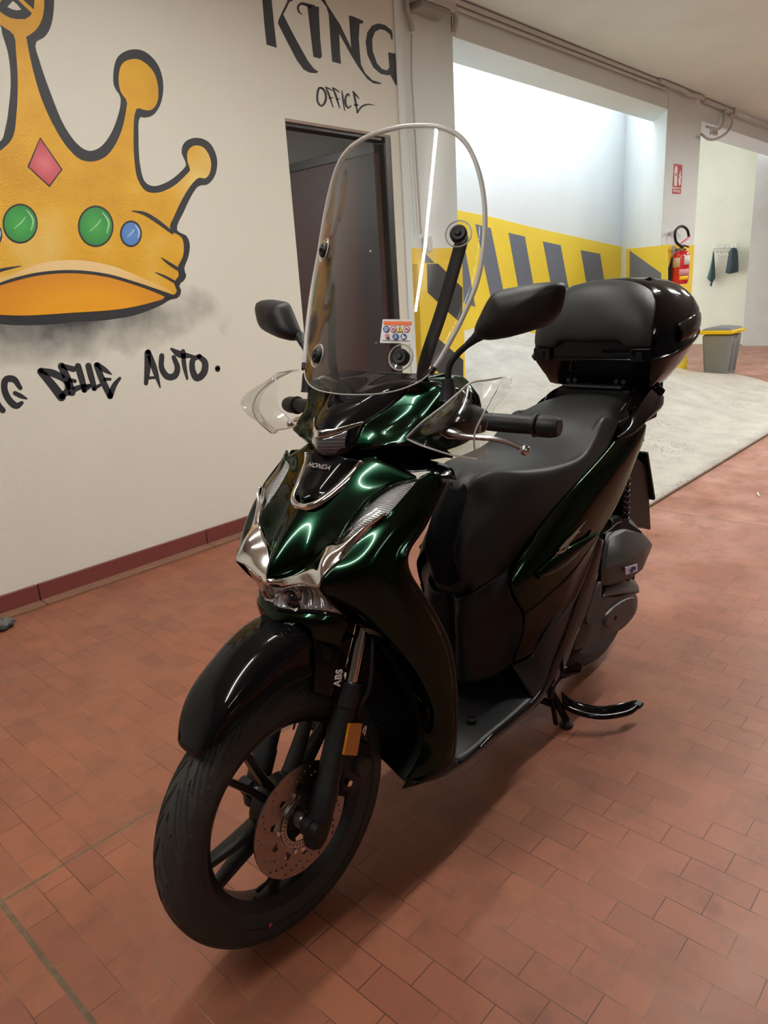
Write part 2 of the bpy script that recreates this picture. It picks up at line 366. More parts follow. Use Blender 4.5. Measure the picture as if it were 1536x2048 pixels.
for i in range(NX+1):
    X = XL + (9.8-XL)*i/NX; y0 = near_y(X); y1 = max(far_y(X), y0+0.01)
    rows.append([Vector((X, y0+(y1-y0)*j/NYY, ramp_z(X, y0+(y1-y0)*j/NYY)+0.0012)) for j in range(NYY+1)])
sheet(mb, rows)
o = mb.build('floor_ramp', M_conc, smooth=60, recalc=False); o['kind'] = 'structure'
k = o.modifiers.new('slab', 'SOLIDIFY'); k.thickness = 0.03; k.offset = -1

# ---- office wall with its doorway
DX0 = onY(569, 232, WY).x; DX1 = onY(781, 272, WY).x; DZ = onY(569, 236, WY).z; WX1 = 4.0; WT = 0.12
mb = MB()
mb.box(-5, DX0, WY, WY+WT, 0, CZ); mb.box(DX0, DX1, WY, WY+WT, DZ, CZ); mb.box(DX1, WX1, WY, WY+WT, 0, CZ)
mb.build('wall_left', M_wall)['kind'] = 'structure'
mb = MB()   # frame lining the doorway
mb.box(DX0, DX1, WY+0.02, WY+0.10, DZ-0.034, DZ-0.014, 0); mb.box(DX1-0.05, DX1, WY+0.004, WY+0.30, 0, DZ, 0)
tag(mb.build('trim_1', M_dkmetal, bevel=0.002), kind='structure')
MB().box(DX0, DX1, WY+0.002, WY+0.11, DZ-0.014, DZ+0.0005).build('trim_20', mat('brown lintel edge', S(150, 135, 125), .6))['kind'] = 'structure'
# office interior
mb = MB(); mb.box(-1, 3.95, 7.3, 7.4, 0, 2.7); mb.box(3.93, 4.0, WY+WT, 7.3, 0, 3.14); mb.box(-1, -0.9, WY+WT, 7.3, 0, 2.7)
mb.build('wall_office', M_room)['kind'] = 'structure'
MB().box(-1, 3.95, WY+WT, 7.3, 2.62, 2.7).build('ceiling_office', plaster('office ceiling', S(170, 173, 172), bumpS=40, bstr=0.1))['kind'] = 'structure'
dl = empty('office_door', (DX1-0.05, WY+0.06, 0), 'dark brown office door standing open inside the doorway under the OFFICE lettering', 'door')
dx = -0.045
MB().box(dx, 0, 0, 1.85, 0.01, DZ-0.10).build('door_leaf', M_door, dl, bevel=0.003)
MB().box(dx-0.004, 0.004, 0, 1.85, DZ-0.10, DZ-0.045).build('door_top_rail', M_dkmetal, dl, bevel=0.002)
MB().box(dx-0.01, dx, 0.0, 0.17, 0.01, DZ-0.10).build('door_stile', mat('dark grey stile', S(58, 57, 60), 0.45), dl, bevel=0.002)
for z in (0.95, 1.55): MB().box(dx-0.013, dx-0.01, 0.07, 0.085, z, z+0.012).build('strike_plate', mat('steel strike', (0.8, 0.8, 0.8), 0.3, 1), dl)
ld = bpy.data.lights.new('office_fill', 'AREA'); ld.size = 0.6; ld.energy = 80; ld.color = (1, .97, .92)  # unseen area light added to brighten the office interior, no fitting
lo = bpy.data.objects.new('office_fill', ld); C.objects.link(lo); lo.location = (1.6, 5.4, 2.58)
# skirting and stone ledge
mb = MB(); x = -5.0
for cut in (0.37+0.89, 2.05, 3.0): pass
cuts = [-5, onY(72, 1170, WY).x, onY(408, 1062, WY).x, DX0]
for a, b_ in zip(cuts, cuts[1:]): mb.box(a+0.003, b_-0.002, WY-0.018, WY, 0, 0.089)
mb.box(DX1+0.0, 3.97, WY-0.018, WY, 0, 0.089)
mb.build('baseboard_left', M_skirt, bevel=0.002)['kind'] = 'structure'
mb = MB()
for a, b_ in zip(cuts, cuts[1:]): mb.box(a+0.002, b_-0.002, WY-0.085, WY-0.018, 0, 0.012)
mb.build('trim_2', M_ledge, bevel=0.002)['kind'] = 'structure'
# plaster strip and reveal where the office box meets the column
mb = MB(); mb.box(3.93, 3.985, WY-0.012, WY, 0, CZ); mb.build('trim_3', M_grey, bevel=0.003)['kind'] = 'structure'

# ---- column by the office with its black and yellow guard
CX0, CX1, CY = 4.05, 4.555, 3.36
YT = onY(870, 490, CY).z
mb = MB(); mb.box(4.0, CX1, CY, CY+0.40, 0, CZ)
mb.build('column_1', [M_grey], bevel=0.006)['kind'] = 'structure'
def decal(name, poly_px, Y, m, off=0.002, X=None, parent=None, per=None, kind='structure'):
    """thin paint film on a wall plane, traced outline"""
    f = (lambda p: onY(p[0], p[1], Y)) if X is None else (lambda p: onX(p[0], p[1], X))
    pts = [f(p) for p in poly_px]
    if per: pts = cr(pts, per*len(pts), closed=True)
    o = MB().prism(pts, (0, off, 0) if X is None else (off, 0, 0)).build(name, m, parent)
    for v in o.data.vertices: v.co += Vector((0, -off-0.0004, 0)) if X is None else Vector((-off-0.0004, 0, 0))
    if kind: o['kind'] = kind
    return o
# yellow band painted on the column, guard box below
mb = MB(); mb.box(3.998, CX1+0.003, CY-0.003, CY+0.403, 0, YT-0.02, 0)
mb.build('trim_4', M_yel, bevel=0.004)['kind'] = 'structure'
gx0 = onY(836, 528, 3.31).x; gx1 = onY(925, 524, 3.31).x; gz = onY(870, 526, 3.31).z
g = empty('column_guard', ((gx0+gx1)/2, 3.31, 0), 'black and yellow striped guard boxed around the column by the office', 'column guard')
def loc_box(nm, x0, x1, y0, y1, z0, z1, m, par, **kw):
    L0 = par.location
    return MB().box(x0-L0.x, x1-L0.x, y0-L0.y, y1-L0.y, z0-L0.z, z1-L0.z).build(nm, m, par, **kw)
loc_box('guard_panel', gx0, gx1, 3.31, CY+0.43, 0, gz, M_yel, g, bevel=0.004)
GS = [ [(739+r[0]*.18558, 400+r[1]*.18558) for r in q] for q in (
    [(618,690),(735,685),(1000,945),(1000,1340),(855,1215),(735,1100),(625,995)],
    [(637,1405),(1010,1725),(1010,1735+330),(800,1910),(650,1780)],
    )]
def clipx(q): return q
for q in GS:
    pts = [onY(p[0], p[1], 3.31) for p in q]
    pts = [Vector((min(max(p.x, gx0+0.002), gx1-0.001), p.y, min(p.z, gz-0.002))) for p in pts]
    o = MB().prism([p-g.location-Vector((0, 0.0016, 0)) for p in pts], (0, 0.0012, 0)).build('black_stripe', M_blk, g)
low = [onY(p[0], p[1], 3.31) for p in ((855, 800), (925, 850))]
o = MB().prism([Vector((p[0], -0.0016, p[1])) for p in ((gx0+0.11-g.location.x, 0.33), (gx1-g.location.x, 0.10), (gx1-g.location.x, -0.0+0.36), (gx0+0.11-g.location.x, 0.60))], (0, 0.0012, 0)).build('black_stripe', M_blk, g)
q = [(739+a*.18558, 400+b_*.18558) for a, b_ in ((595, 570), (700, 680), (735, 687), (597, 687))]
decal('trim_5', q, CY-0.003, M_blk)

# ---- beam over the ramp opening, far column, ramp walls
B0 = 3.36
mb = MB(); mb.box(CX1-0.02, 16, B0, B0+0.36, BZ, CZ+0.02)
mb.build('beam_1', M_grey, bevel=0.004)['kind'] = 'structure'
FX0 = onY(1335.5, 214, B0).x; FX1 = onY(1400, 300, B0).x
RX = FX0; FCY = onX(1252, 226, RX).y
FX1 = onY(1403, 238, B0).x
FAR = (10.0, onX(1252, 226, 10.0).y)
tt = 0.40/(FAR[1]-B0); mb = MB(); mb.prism([Vector((FX0, B0-0.004, 0)), Vector((FX1, B0-0.004, 0)), Vector((FX1, B0+0.40, 0)), Vector((FX0+0.03+(FAR[0]-FX0)*tt, B0+0.40, 0))], (0, 0, CZ)); mb.build('column_2', M_grey, bevel=0.004)['kind'] = 'structure'
yt2 = onY(1336, 490, B0).z
mb = MB(); mb.box(FX0+0.003, FX1+0.003, B0-0.007, B0-0.003, 0, yt2); mb.box(FX1+0.0005, FX1+0.003, B0-0.007, B0+0.38, 0, yt2); mb.build('trim_6', M_yel)['kind'] = 'structure'
# return wall running back from the far column to the ramp wall (slightly splayed)
FAR = (10.0, onX(1252, 226, 10.0).y)
mb = MB()
a, b_ = (FX0, B0), FAR
TOP = 4.9
mb.prism([Vector((a[0], a[1], 0)), Vector((b_[0], b_[1], 0)), Vector((b_[0]+0.2, b_[1], 0)), Vector((a[0]+0.25, a[1]+0.02, 0))], (0, 0, TOP))
mb.build('wall_right', M_white)['kind'] = 'structure'
def onseg(px, py, A, Bp):
    """hit of a pixel ray with the vertical plane through A-B"""
    d = ray(px, py); nx, ny = -(Bp[1]-A[1]), Bp[0]-A[0]
    s = (nx*A[0]+ny*A[1])/(nx*d.x+ny*d.y); return Vector((d.x*s, d.y*s, CAM_H+d.z*s))
def wallfilm(name, px, A, Bp, m, lift):
    nx, ny = -(Bp[1]-A[1]), Bp[0]-A[0]; l = math.hypot(nx, ny); n = Vector((nx/l, ny/l, 0))
    if n.dot(Vector((A[0], A[1], 0))) > 0: n = -n
    pts = [onseg(p[0], p[1], A, Bp) + n*lift for p in px]
    o = MB().prism(pts, -n*0.002).build(name, m); o['kind'] = 'structure'; return o
wallfilm('trim_7', [(1336, 490), (1253, 497.5), (1253, 790), (1336, 770)], a, b_, M_yel, 0.003)
wallfilm('trim_8', [(1260, 501), (1323, 546), (1323, 640), (1260, 560)], a, b_, M_dgrey, 0.0055)
decal('trim_9', [(1336, 536), (1351, 497), (1372, 497), (1362, 560), (1336, 640)], B0-0.007, M_blk)
# ramp wall (parallel to the office wall, further back)
WB = FAR[1]
mb = MB(); mb.box(4.0, FAR[0]+0.1, WB, WB+0.15, 0, TOP); mb.build('wall_back', M_white)['kind'] = 'structure'
s4 = 400/1536
z4 = lambda x, y: (880+x*s4, 380+y*s4)
band = [(905, 417), z4(130, 155), z4(400, 208), z4(700, 285), z4(1090, 370), z4(1395, 437), (1253, 496), (1253, 800), (880, 760)]
decal('trim_10', band, WB, M_yel, off=0.003)
strs = [[(272,262),(388,292),(478,735),(500,850),(395,850)], [(525,328),(650,358),(715,720),(735,800),(610,800)], [(790,395),(925,425),(980,720),(1000,800),(865,800)], [(1080,462),(1228,490),(1256,670),(1270,780),(1135,780)], [(60,420),(190,450),(270,895),(160,860),(60,830)]]
for i, q in enumerate(strs): decal('trim_%d' % (11+i), [z4(*p) for p in q], WB-0.0035, M_dgrey, off=0.003)
# wall beyond the office on the ramp side
mb = MB(); mb.box(3.98, 4.1, CY+0.4, WB+0.1, 0, TOP); mb.build('wall_ramp_side', M_white)['kind'] = 'structure'
# ---- wall with the coat hooks and the grey pier beside it
HX = onZ(1400, 688).x
HY = onX(1490, 600, HX).y
mb = MB(); mb.box(HX, HX+0.2, HY-0.3, 9, 0, 4.2); mb.build('wall_far', M_hook)['kind'] = 'structure'
PX = HX-0.35; PY = onX(1491, 600, PX).y
mb = MB(); mb.box(PX, HX+0.2, -6, PY, 0, 4.2); mb.build('wall_far_right', plaster('stained grey plaster', S(196, 193, 186), bumpS=18, bstr=0.5, dirt=0.45, dirtcol=(0.33, 0.31, 0.28)))['kind'] = 'structure'
mb = MB(); mb.box(FAR[0]-0.1, HX+0.2, B0+0.36, 9, 3.42, 3.6); mb.build('ceiling_back', M_ceil)['kind'] = 'structure'
mb = MB(); mb.box(FAR[0], FAR[0]+0.2, WB, 9, 0, 4.2); mb.build('wall_back_side', M_hook)['kind'] = 'structure'
# ---- ceiling and the rest of the garage (behind the camera)
mb = MB(); mb.box(-5, 16, -6, B0+0.01, CZ, CZ+0.15); mb.build('ceiling', M_ceil)['kind'] = 'structure'
M_far = plaster('shaded garage wall', S(120, 116, 108))
mb = MB(); mb.box(-5, 16, -6.1, -6, 0, CZ); mb.build('wall_front', M_far)['kind'] = 'structure'
mb = MB(); mb.box(-5.1, -5, -6, WY+0.1, 0, CZ); mb.build('wall_entrance', M_far)['kind'] = 'structure'
TL = ['between the scooter and the office wall', 'above the crown end of the wall', 'on the open side of the scooter', 'furthest behind the viewer', 'midway to the far column', 'nearest the far pale wall']
for (x, y, z, rz, E), tl in zip(TUBES, TL):
    f = empty('ceiling_light', (x, y, z+0.095), 'white fluorescent tube fitting hung from the ceiling '+tl, 'ceiling light', 'fluorescent fittings on the ceiling')
    MB().box(-0.76, 0.76, -0.03, 0.03, -0.07, -0.03).build('housing', M_pipe, f, bevel=0.006)
    for xx in (-.6, .6): MB().tube([(xx, 0, -.03), (xx, 0, CZ-z-0.095)], .006, 8).build('hanger', M_pipe, f)
    MB().tube([(-0.73, 0, -0.095), (0.73, 0, -0.095)], 0.013, 12).build('tube', mat('glowing tube', (1, 0.95, 0.88), 0.4, emis=((1, 0.93, 0.83), 6)), f, smooth=40)

# ================================================================== PAINTED LETTERING AND CROWN
M_ink = mat('black spray paint', S(41, 42, 46), 0.5, var=0.12, vscale=9, bump=(140, 0.4, 0.003))
M_gold = None
def art_piece(name, shapes, m, parent, level, strokes=()):
    mb = MB(); y = -0.0006*(level+1); t = 0.0005
    L0 = parent.location
    def put(pts):
        pts = [p - L0 for p in pts]; pts = [Vector((p.x, p.y+y, p.z)) for p in pts]
        vo, eo, fo, *_ = delaunay_2d_cdt([Vector((p.x, p.z)) for p in pts], [], [list(range(len(pts)))], 1, 1e-5)
        n_ = len(vo); Y_ = pts[0].y
        mb.add([Vector((v.x, Y_, v.y)) for v in vo]+[Vector((v.x, Y_+t, v.y)) for v in vo], [tuple(f) for f in fo]+[tuple(n_+i for i in reversed(f)) for f in fo])
    for px, sm in shapes:
        pts = [p if isinstance(p, Vector) else onY(p[0], p[1], WY) for p in px]
        put(cr(pts, sm*len(pts), closed=True) if sm else pts)
    for st in strokes:      # brush strokes: list of (px, py, width px)
        P3 = [Vector((s_[0], s_[1], s_[2])) for s_ in st]; Q = cr(P3, max(8, 5*len(P3)))
        left, right = [], []
        for i, p in enumerate(Q):
            a_ = Q[max(i-1, 0)]; b2 = Q[min(i+1, len(Q)-1)]; d = Vector((b2.x-a_.x, b2.y-a_.y, 0)).normalized(); n_ = Vector((-d.y, d.x, 0))
            hw = max(p.z, 0.4)/2; left.append((p.x+n_.x*hw, p.y+n_.y*hw)); right.append((p.x-n_.x*hw, p.y-n_.y*hw))
        L3 = [onY(*p, WY)-L0+Vector((0, y, 0)) for p in left]; R3 = [onY(*p, WY)-L0+Vector((0, y, 0)) for p in right]
        n_ = len(L3); vs = L3+R3+[v+Vector((0, t, 0)) for v in L3+R3]; fs = []
        for i in range(n_-1): fs += [(i, i+1, n_+i+1, n_+i), (2*n_+i, 3*n_+i, 3*n_+i+1, 2*n_+i+1)]
        mb.add(vs, fs)
        for e in (Q[0], Q[-1]):     # round ends
            if e.z > 3: mb.add(*disc([onY(e.x+math.cos(k*math.pi/6)*e.z/2, e.y+math.sin(k*math.pi/6)*e.z/2, WY)-L0+Vector((0, y-.0002, 0)) for k in range(12)]))
    return mb.build(name, m, parent, recalc=False)
def disc(pts): return pts, [tuple(reversed(range(len(pts))))]

kx = lambda x, y: (510+x*300/1536, 0+y*300/1536)
def zs(f, L, ws=1.0): return [(*f(p[0], p[1]), p[2]*ws) for p in L]
o0 = onY(670, 90, WY); o0.y = WY
kg = empty('painted_lettering', (o0.x, WY, o0.z), 'large black hand-painted word KING on the cream wall above the doorway', 'wall lettering')
K = [[(70,-60),(165,-60),(190,200),(222,490),(118,458),(95,250)],
     [(335,-40),(390,-30),(385,10),(355,18),(290,150),(360,290),(440,440),(540,620),(600,700),(650,735),(625,750),(560,745),(500,715),(430,620),(330,430),(235,240),(240,205),(265,150),(330,15)],]
I = [[(535,60),(655,70),(655,150),(668,400),(686,580),(665,602),(598,582),(575,400)]]
Nn = [[(660,-50),(700,-30),(740,50),(870,250),(985,490),(970,300),(960,158),(1010,170),(1110,215),(1105,238),(1070,245),(1062,400),(1075,560),(1085,660),(1130,750),(1200,820),(1300,852),(1275,862),(1215,855),(1150,810),(1060,690),(980,560),(862,345),(872,560),(880,655),(790,632),(775,450),(755,150),(730,70),(680,5)]]
G = [[(1345,770),(1285,755),(1210,690),(1150,560),(1133,430),(1150,330),(1200,260),(1262,240),(1330,255),(1385,300),(1398,308),(1408,350),(1408,415),(1395,400),(1380,350),(1330,310),(1280,300),(1230,325),(1200,400),(1205,520),(1250,650),(1300,705),(1352,722),(1375,690),(1363,535),(1440,550),(1440,640),(1475,870),(1468,900),(1440,870),(1385,770)]]
shapes = []
for grp, sm in ((K[:1], 0), (K[1:], 0), (I, 0), (Nn, 0), (G, 0)):
    for q in grp:
        pts = [kx(*p) for p in q]; shapes.append((pts, sm))
art_piece('letter_strokes', shapes, M_ink, kg, 0, [zs(kx, [(490,155,4),(450,120,18),(440,70,22),(470,38,26),(530,50,32),(600,75,46)], 300/1536)])
o0 = onY(690, 195, WY)
of = empty('painted_lettering', (o0.x, WY, o0.z), 'small black handwritten word OFFICE painted just above the doorway', 'wall lettering')
OF = [[(700,905,10),(660,900,22),(638,970,22),(645,1050,22),(680,1085,20),(715,1050,24),(725,970,24),(700,915,22),(670,900,14)],
      [(720,890,8),(745,940,20),(800,1100,12)],[(720,892,14),(760,910,14),(795,930,8)],[(760,1005,16),(800,1000,8)],
      [(790,895,8),(820,960,22),(868,1110,12)],[(795,898,14),(830,920,16),(870,950,6)],[(830,1020,14),(868,1010,8)],
      [(890,925,8),(900,1010,20),(918,1135,10)],
      [(965,990,10),(955,962,20),(930,990,20),(930,1070,22),(955,1105,20),(985,1080,12)],
      [(1000,930,8),(1020,1000,22),(1050,1160,14)],[(1005,935,10),(1035,975,18),(1072,1015,6)],[(1020,1075,18),(1060,1075,10)],[(1045,1160,12),(1090,1095,20),(1150,1070,16),(1225,1078,5)]]
art_piece('letter_strokes', [], M_ink, of, 0, [zs(kx, s_, 300/1536) for s_ in OF])
dz = lambda x, y: (x*460/1536, 680+y*460/1536)
AU = [ # N, G
      [(-60,330,44),(-10,440,44),(18,470,40)], [(-75,240,40),(-70,460,44)],
      [(135,320,30),(90,262,44),(40,265,46),(28,320,44),(60,400,46),(110,440,44),(145,420,26)], [(100,355,30),(140,375,30),(178,392,12)],
      # DELLE
      [(270,210,46),(340,290,56),(410,380,60)], [(275,205,40),(360,225,50),(440,275,40),(452,330,40),(415,375,44)],
      [(410,175,50),(450,260,50),(480,350,50)],[(420,175,34),(490,195,40)],[(440,262,30),(500,275,26)],[(455,355,34),(520,320,36),(600,300,16)],
      [(520,175,44),(545,260,44),(565,335,36)],[(560,335,32),(610,305,22)],
      [(590,172,42),(610,250,42),(632,325,32)],[(625,325,28),(680,295,20)],
      [(645,168,40),(680,260,44),(735,375,40)],[(650,165,34),(700,200,34),(745,230,10)],[(680,262,26),(735,262,20)],[(735,375,40),(765,300,34),(800,255,20)],
      # AUTO
      [(985,85,40),(985,180,42),(975,290,28)],[(990,80,36),(1030,190,40),(1070,320,10)],[(985,255,20),(1040,250,20)],
      [(1080,105,34),(1080,190,38),(1120,245,44),(1165,240,44),(1185,190,38),(1160,115,30)],
      [(1145,60,18),(1200,95,46),(1290,110,20)],[(1222,75,30),(1230,170,30),(1250,260,16)],
      [(1330,110,30),(1290,130,36),(1285,200,40),(1315,255,46),(1360,220,46),(1368,150,42),(1330,110,34)],
      [(1453,186,34),(1453,197,34)]]
for a_, b_, px_, py__, lb_ in ((0, 4, 20, 780, 'black graffiti letters NG at the left edge of the wall, first of the graffiti line'), (4, 15, 160, 760, 'black graffiti word DELLE, letters crowded together, under the crown'), (15, 99, 350, 735, 'black graffiti word AUTO with a full stop, under the tip of the crown')):
    o0 = onY(px_, py__, WY); au = empty('painted_lettering', (o0.x, WY, o0.z), lb_, 'wall lettering')
    art_piece('letter_strokes', [], M_ink, au, 0, [zs(dz, s_, 460/1536) for s_ in AU[a_:b_]])

# crown
def gold_paint():
    mt, nt, bs, N, L = nodes('gold spray paint'); bs.inputs['Roughness'].default_value = 0.45
    tc = N('ShaderNodeTexCoord'); n = N('ShaderNodeTexNoise'); n.inputs['Scale'].default_value = 2.2; n.inputs['Detail'].default_value = 3; L(tc.outputs['Object'], n.inputs['Vector'])
    r = N('ShaderNodeValToRGB'); e = r.color_ramp.elements; e[0].position = 0.3; e[0].color = (*S(200, 142, 20), 1); e[1].position = 0.55; e[1].color = (*S(224, 170, 38), 1)
    k = e.new(0.78); k.color = (*S(236, 204, 120), 1); L(n.outputs['Fac'], r.inputs[0]); L(r.outputs[0], bs.inputs['Base Color'])
    n2 = N('ShaderNodeTexNoise'); n2.inputs['Scale'].default_value = 150; L(tc.outputs['Object'], n2.inputs['Vector'])
    b = N('ShaderNodeBump'); b.inputs['Strength'].default_value = 0.5; b.inputs['Distance'].default_value = 0.004; L(n2.outputs['Fac'], b.inputs['Height']); L(b.outputs['Normal'], bs.inputs['Normal'])
    return mt
M_gold = gold_paint()
def airbrush(name, c0, c1, cx, cz, rx, rz, pos=(0.2, 1.0), rough=0.45):
    """radial airbrushed paint between two colours around a point of the mural (object space)"""
    mt, nt, bs, N, L = nodes(name); bs.inputs['Roughness'].default_value = rough
    tc = N('ShaderNodeTexCoord'); mp = N('ShaderNodeMapping'); mp.vector_type = 'POINT'
    mp.inputs['Location'].default_value = (-cx/rx, 0, -cz/rz); mp.inputs['Scale'].default_value = (1/rx, 0, 1/rz); L(tc.outputs['Object'], mp.inputs[0])
    ln = N('ShaderNodeVectorMath'); ln.operation = 'LENGTH'; L(mp.outputs[0], ln.inputs[0])
    r = N('ShaderNodeValToRGB'); e = r.color_ramp.elements; e[0].position = pos[0]; e[0].color = (*c0, 1); e[1].position = pos[1]; e[1].color = (*c1, 1)
    L(ln.outputs['Value'], r.inputs[0]); L(r.outputs[0], bs.inputs['Base Color']); return mt
cz_ = lambda x, y: (x*820/1536, y*820/1536)
o0 = onY(120, 400, WY)
cw = empty('crown_mural', (o0.x, WY, o0.z), 'large golden crown with coloured jewels spray-painted on the cream wall', 'mural')
blkR = [(150,-150),(195,-70),(201,40),(186,110),(165,140),(133,163),(150,235),(190,350),(240,470),(290,540),(330,565),(370,555),(410,510),(440,440),(452,385),(450,360),(428,325),(425,270),(440,215),(485,187),(540,192),(590,240),(611,310),(603,385),(575,430),(545,441),(524,440),(519,520),(525,620),(542,680),(570,697),(620,685),(670,650),(698,615),(692,600),(680,570),(690,535),(735,516),(785,535),(812,590),(808,650),(780,690),(745,697),(725,720),(690,790),(663,862),(700,885),(711,915),(706,960),(690,1010),(698,1030),(690,1050),(671,1068),(679,1090),(668,1115),(640,1122),(600,1145),(500,1182),(350,1203),(200,1203)]
AXX = (onY(*cz_(-45, 500), WY).x + onY(*cz_(330, 500), WY).x)/2
def both(R_, k=0, L_=()):   # side spikes repeat mirrored on the left half
    A_ = [onY(*cz_(*p), WY) for p in R_]; return A_ + [Vector((2*AXX-p.x, p.y, p.z)) for p in reversed(A_[k:])] + [onY(*cz_(*p), WY) for p in L_]
art_piece('black_outline', [(both(blkR, 11, [(0,530),(20,480),(33,400),(40,300),(30,200),(8,125),(0,90),(-50,40),(-62,-60),(-20,-140)]), 4)], M_ink, cw, 0)
goldR = [(120,-130),(158,-60),(165,0),(160,60),(140,105),(112,130),(98,137),(100,150),(120,250),(155,370),(200,470),(250,550),(300,597),(350,605),(395,587),(430,545),(458,480),(474,400),(475,378),(452,345),(444,290),(457,240),(490,222),(530,227),(575,270),(592,330),(588,385),(566,412),(540,412),(515,405),(505,425),(500,500),(503,600),(515,670),(545,715),(590,722),(650,697),(700,652),(712,637),(702,605),(703,567),(730,545),(765,555),(788,597),(788,640),(770,668),(745,666),(725,682),(690,732),(652,810),(636,858),(680,890),(688,920),(685,960),(664,1006),(670,1030),(652,1060),(662,1092),(650,1104),(600,1098),(540,1080),(430,1040),(300,1020),(190,1021)]
art_piece('gold_body', [(both(goldR, 11, [(-30,590),(45,520),(62,420),(66,300),(60,200),(50,130),(0,92),(-32,50),(-35,-50),(0,-110)]), 4)], M_gold, cw, 1)
cl = lambda x, y: onY(*cz_(x, y), WY) - cw.location
q = cl(560, 980); art_piece('rim_shine', [([cz_(*p) for p in [(-40,1060),(60,1022),(160,985),(300,975),(430,1000),(540,1045),(640,1090),(650,1104),(600,1098),(540,1080),(430,1040),(300,1020),(160,1025),(60,1050),(-40,1085)]], 4)], airbrush('rim shine', S(240, 208, 150), S(224, 170, 50), cl(330, 990).x, cl(330, 990).z, 0.75, 0.22), cw, 2)
q = cl(250, 1110)
_t = [onY(*cz_(*p), WY) for p in [(190,1023),(280,1020),(400,1034),(500,1062),(580,1090),(622,1112)]]; _b = [onY(*cz_(*p), WY) for p in [(560,1135),(450,1158),(300,1170),(200,1175)]]
_m = lambda v: Vector((2*AXX-v.x, v.y, v.z))
open_ = [_m(v) for v in reversed(_t)] + _t + _b + [_m(v) for v in reversed(_b)]
art_piece('crown_opening', [(open_, 4)], airbrush('orange inside', S(236, 164, 30), S(190, 104, 36), cl(330, 1180).x, cl(330, 1180).z, 0.75, 0.30, (0.3, 1.0)), cw, 3)
art_piece('ink_lines', [], M_ink, cw, 4, [zs(cz_, s_, .534) for s_ in (
    [(-60,1085,8),(60,1045,12),(160,1024,12),(280,1018,12),(400,1032,12),(500,1060,12),(580,1088,14),(640,1112,20)],
    [(493,790,3),(540,800,12),(590,830,14),(645,872,10)], [(603,965,2),(630,985,10),(672,1012,12)], [(580,1020,2),(615,1035,8),(660,1060,10)], [(-20,1018,14),(20,1008,10),(80,996,2)])])
lens = lambda cx, cy, rx, ry, n=28: [(cx+rx*math.cos(k*2*math.pi/n), cy+ry*math.sin(k*2*math.pi/n)) for k in range(n)]
gems = [('green_jewel', 75, 838, 66, 75, S(64, 160, 72), S(44, 128, 62)), ('green_jewel', 358, 848, 67, 78, S(64, 160, 72), S(44, 128, 62)), ('blue_jewel', 490, 876, 41, 50, S(92, 140, 204), S(66, 112, 180)), ('blue_jewel', -25, 880, 33, 45, S(92, 140, 204), S(66, 112, 180))]
for nm, cx, cy, rx, ry, c0, c1 in gems:
    art_piece(nm, [([cz_(*p) for p in lens(cx, cy, rx, ry)], 0)], M_ink, cw, 2)
    art_piece(nm, [([cz_(*p) for p in lens(cx, cy, rx-6, ry-7)], 0)], airbrush(nm, c0, c1, cl(cx, cy).x, cl(cx, cy).z, 0.09, 0.09), cw, 3)
    art_piece(nm+'_glint', [], mat('glint', S(150, 205, 150) if 'green' in nm else S(170, 200, 235), 0.5), cw, 4, [zs(cz_, s_, .534) for s_ in ([(cx+rx*.35, cy-ry*.7, 3), (cx+rx*.72, cy-ry*.2, 8), (cx+rx*.62, cy+ry*.35, 4)], [(cx-rx*.35, cy+ry*.25, 3), (cx+rx*.1, cy-ry*.1, 6), (cx+rx*.3, cy-ry*.35, 3)])])
art_piece('red_jewel', [([cz_(*p) for p in [(150,514),(234,635),(185,702),(102,625)]], 0)], M_ink, cw, 2)
art_piece('red_jewel', [([cz_(*p) for p in [(150,522),(228,635),(184,694),(108,625)]], 0)], airbrush('red gem', S(214, 112, 122), S(184, 52, 66), cl(168, 612).x, cl(168, 612).z, 0.13, 0.13, (0.0, 0.75)), cw, 3)
for nm, cx, cy in (('ball_shine', 520, 300), ('ball_shine', 748, 610)): pass
b3 = lambda x, y: (x*240/1536, y*240/1536)
art_piece('ink_emblem', [([b3(*p) for p in [(-60,120),(0,150),(60,195),(130,230),(210,245),(320,245),(385,205),(405,170),(300,70),(230,0),(180,-60),(60,-60)]], 0), ([b3(*p) for p in [(275,-20),(350,50),(430,120),(440,-20)]], 0)], M_ink, cw, 3)
art_piece('emblem_eye', [([b3(*p) for p in [(92,92),(125,55),(163,15),(215,60),(270,125),(210,135),(150,120)]], 0)], M_wall, cw, 4)
# ================================================================== SCOOTER
X0, Y0 = 0.745, 1.049
def P(px, py, by):           # photo direction met with the lengthwise plane at side offset by (rider's left = +) -> scooter coordinates
    v = onY(px, py, Y0-by); return Vector((v.x-X0, -by, v.z))
def V(bx, by, bz): return Vector((bx, -by, bz))
def PL(*pts): return [P(*p) for p in pts]
def flip(L): return [Vector((p.x, -p.y, p.z)) for p in L]
def hit(px, py, f):          # photo direction met with a surface bx = f(by, bz)
    d = ray(px, py); lo, hi = 0.6, 4.0
    def g(s): X = d.x*s-X0; by = -(d.y*s-Y0); return X - f(by, CAM_H+d.z*s)
    for _ in range(50):
        mid = (lo+hi)/2
        if g(lo)*g(mid) <= 0: hi = mid
        else: lo = mid
    return Vector((d.x*lo-X0, d.y*lo-Y0, CAM_H+d.z*lo))

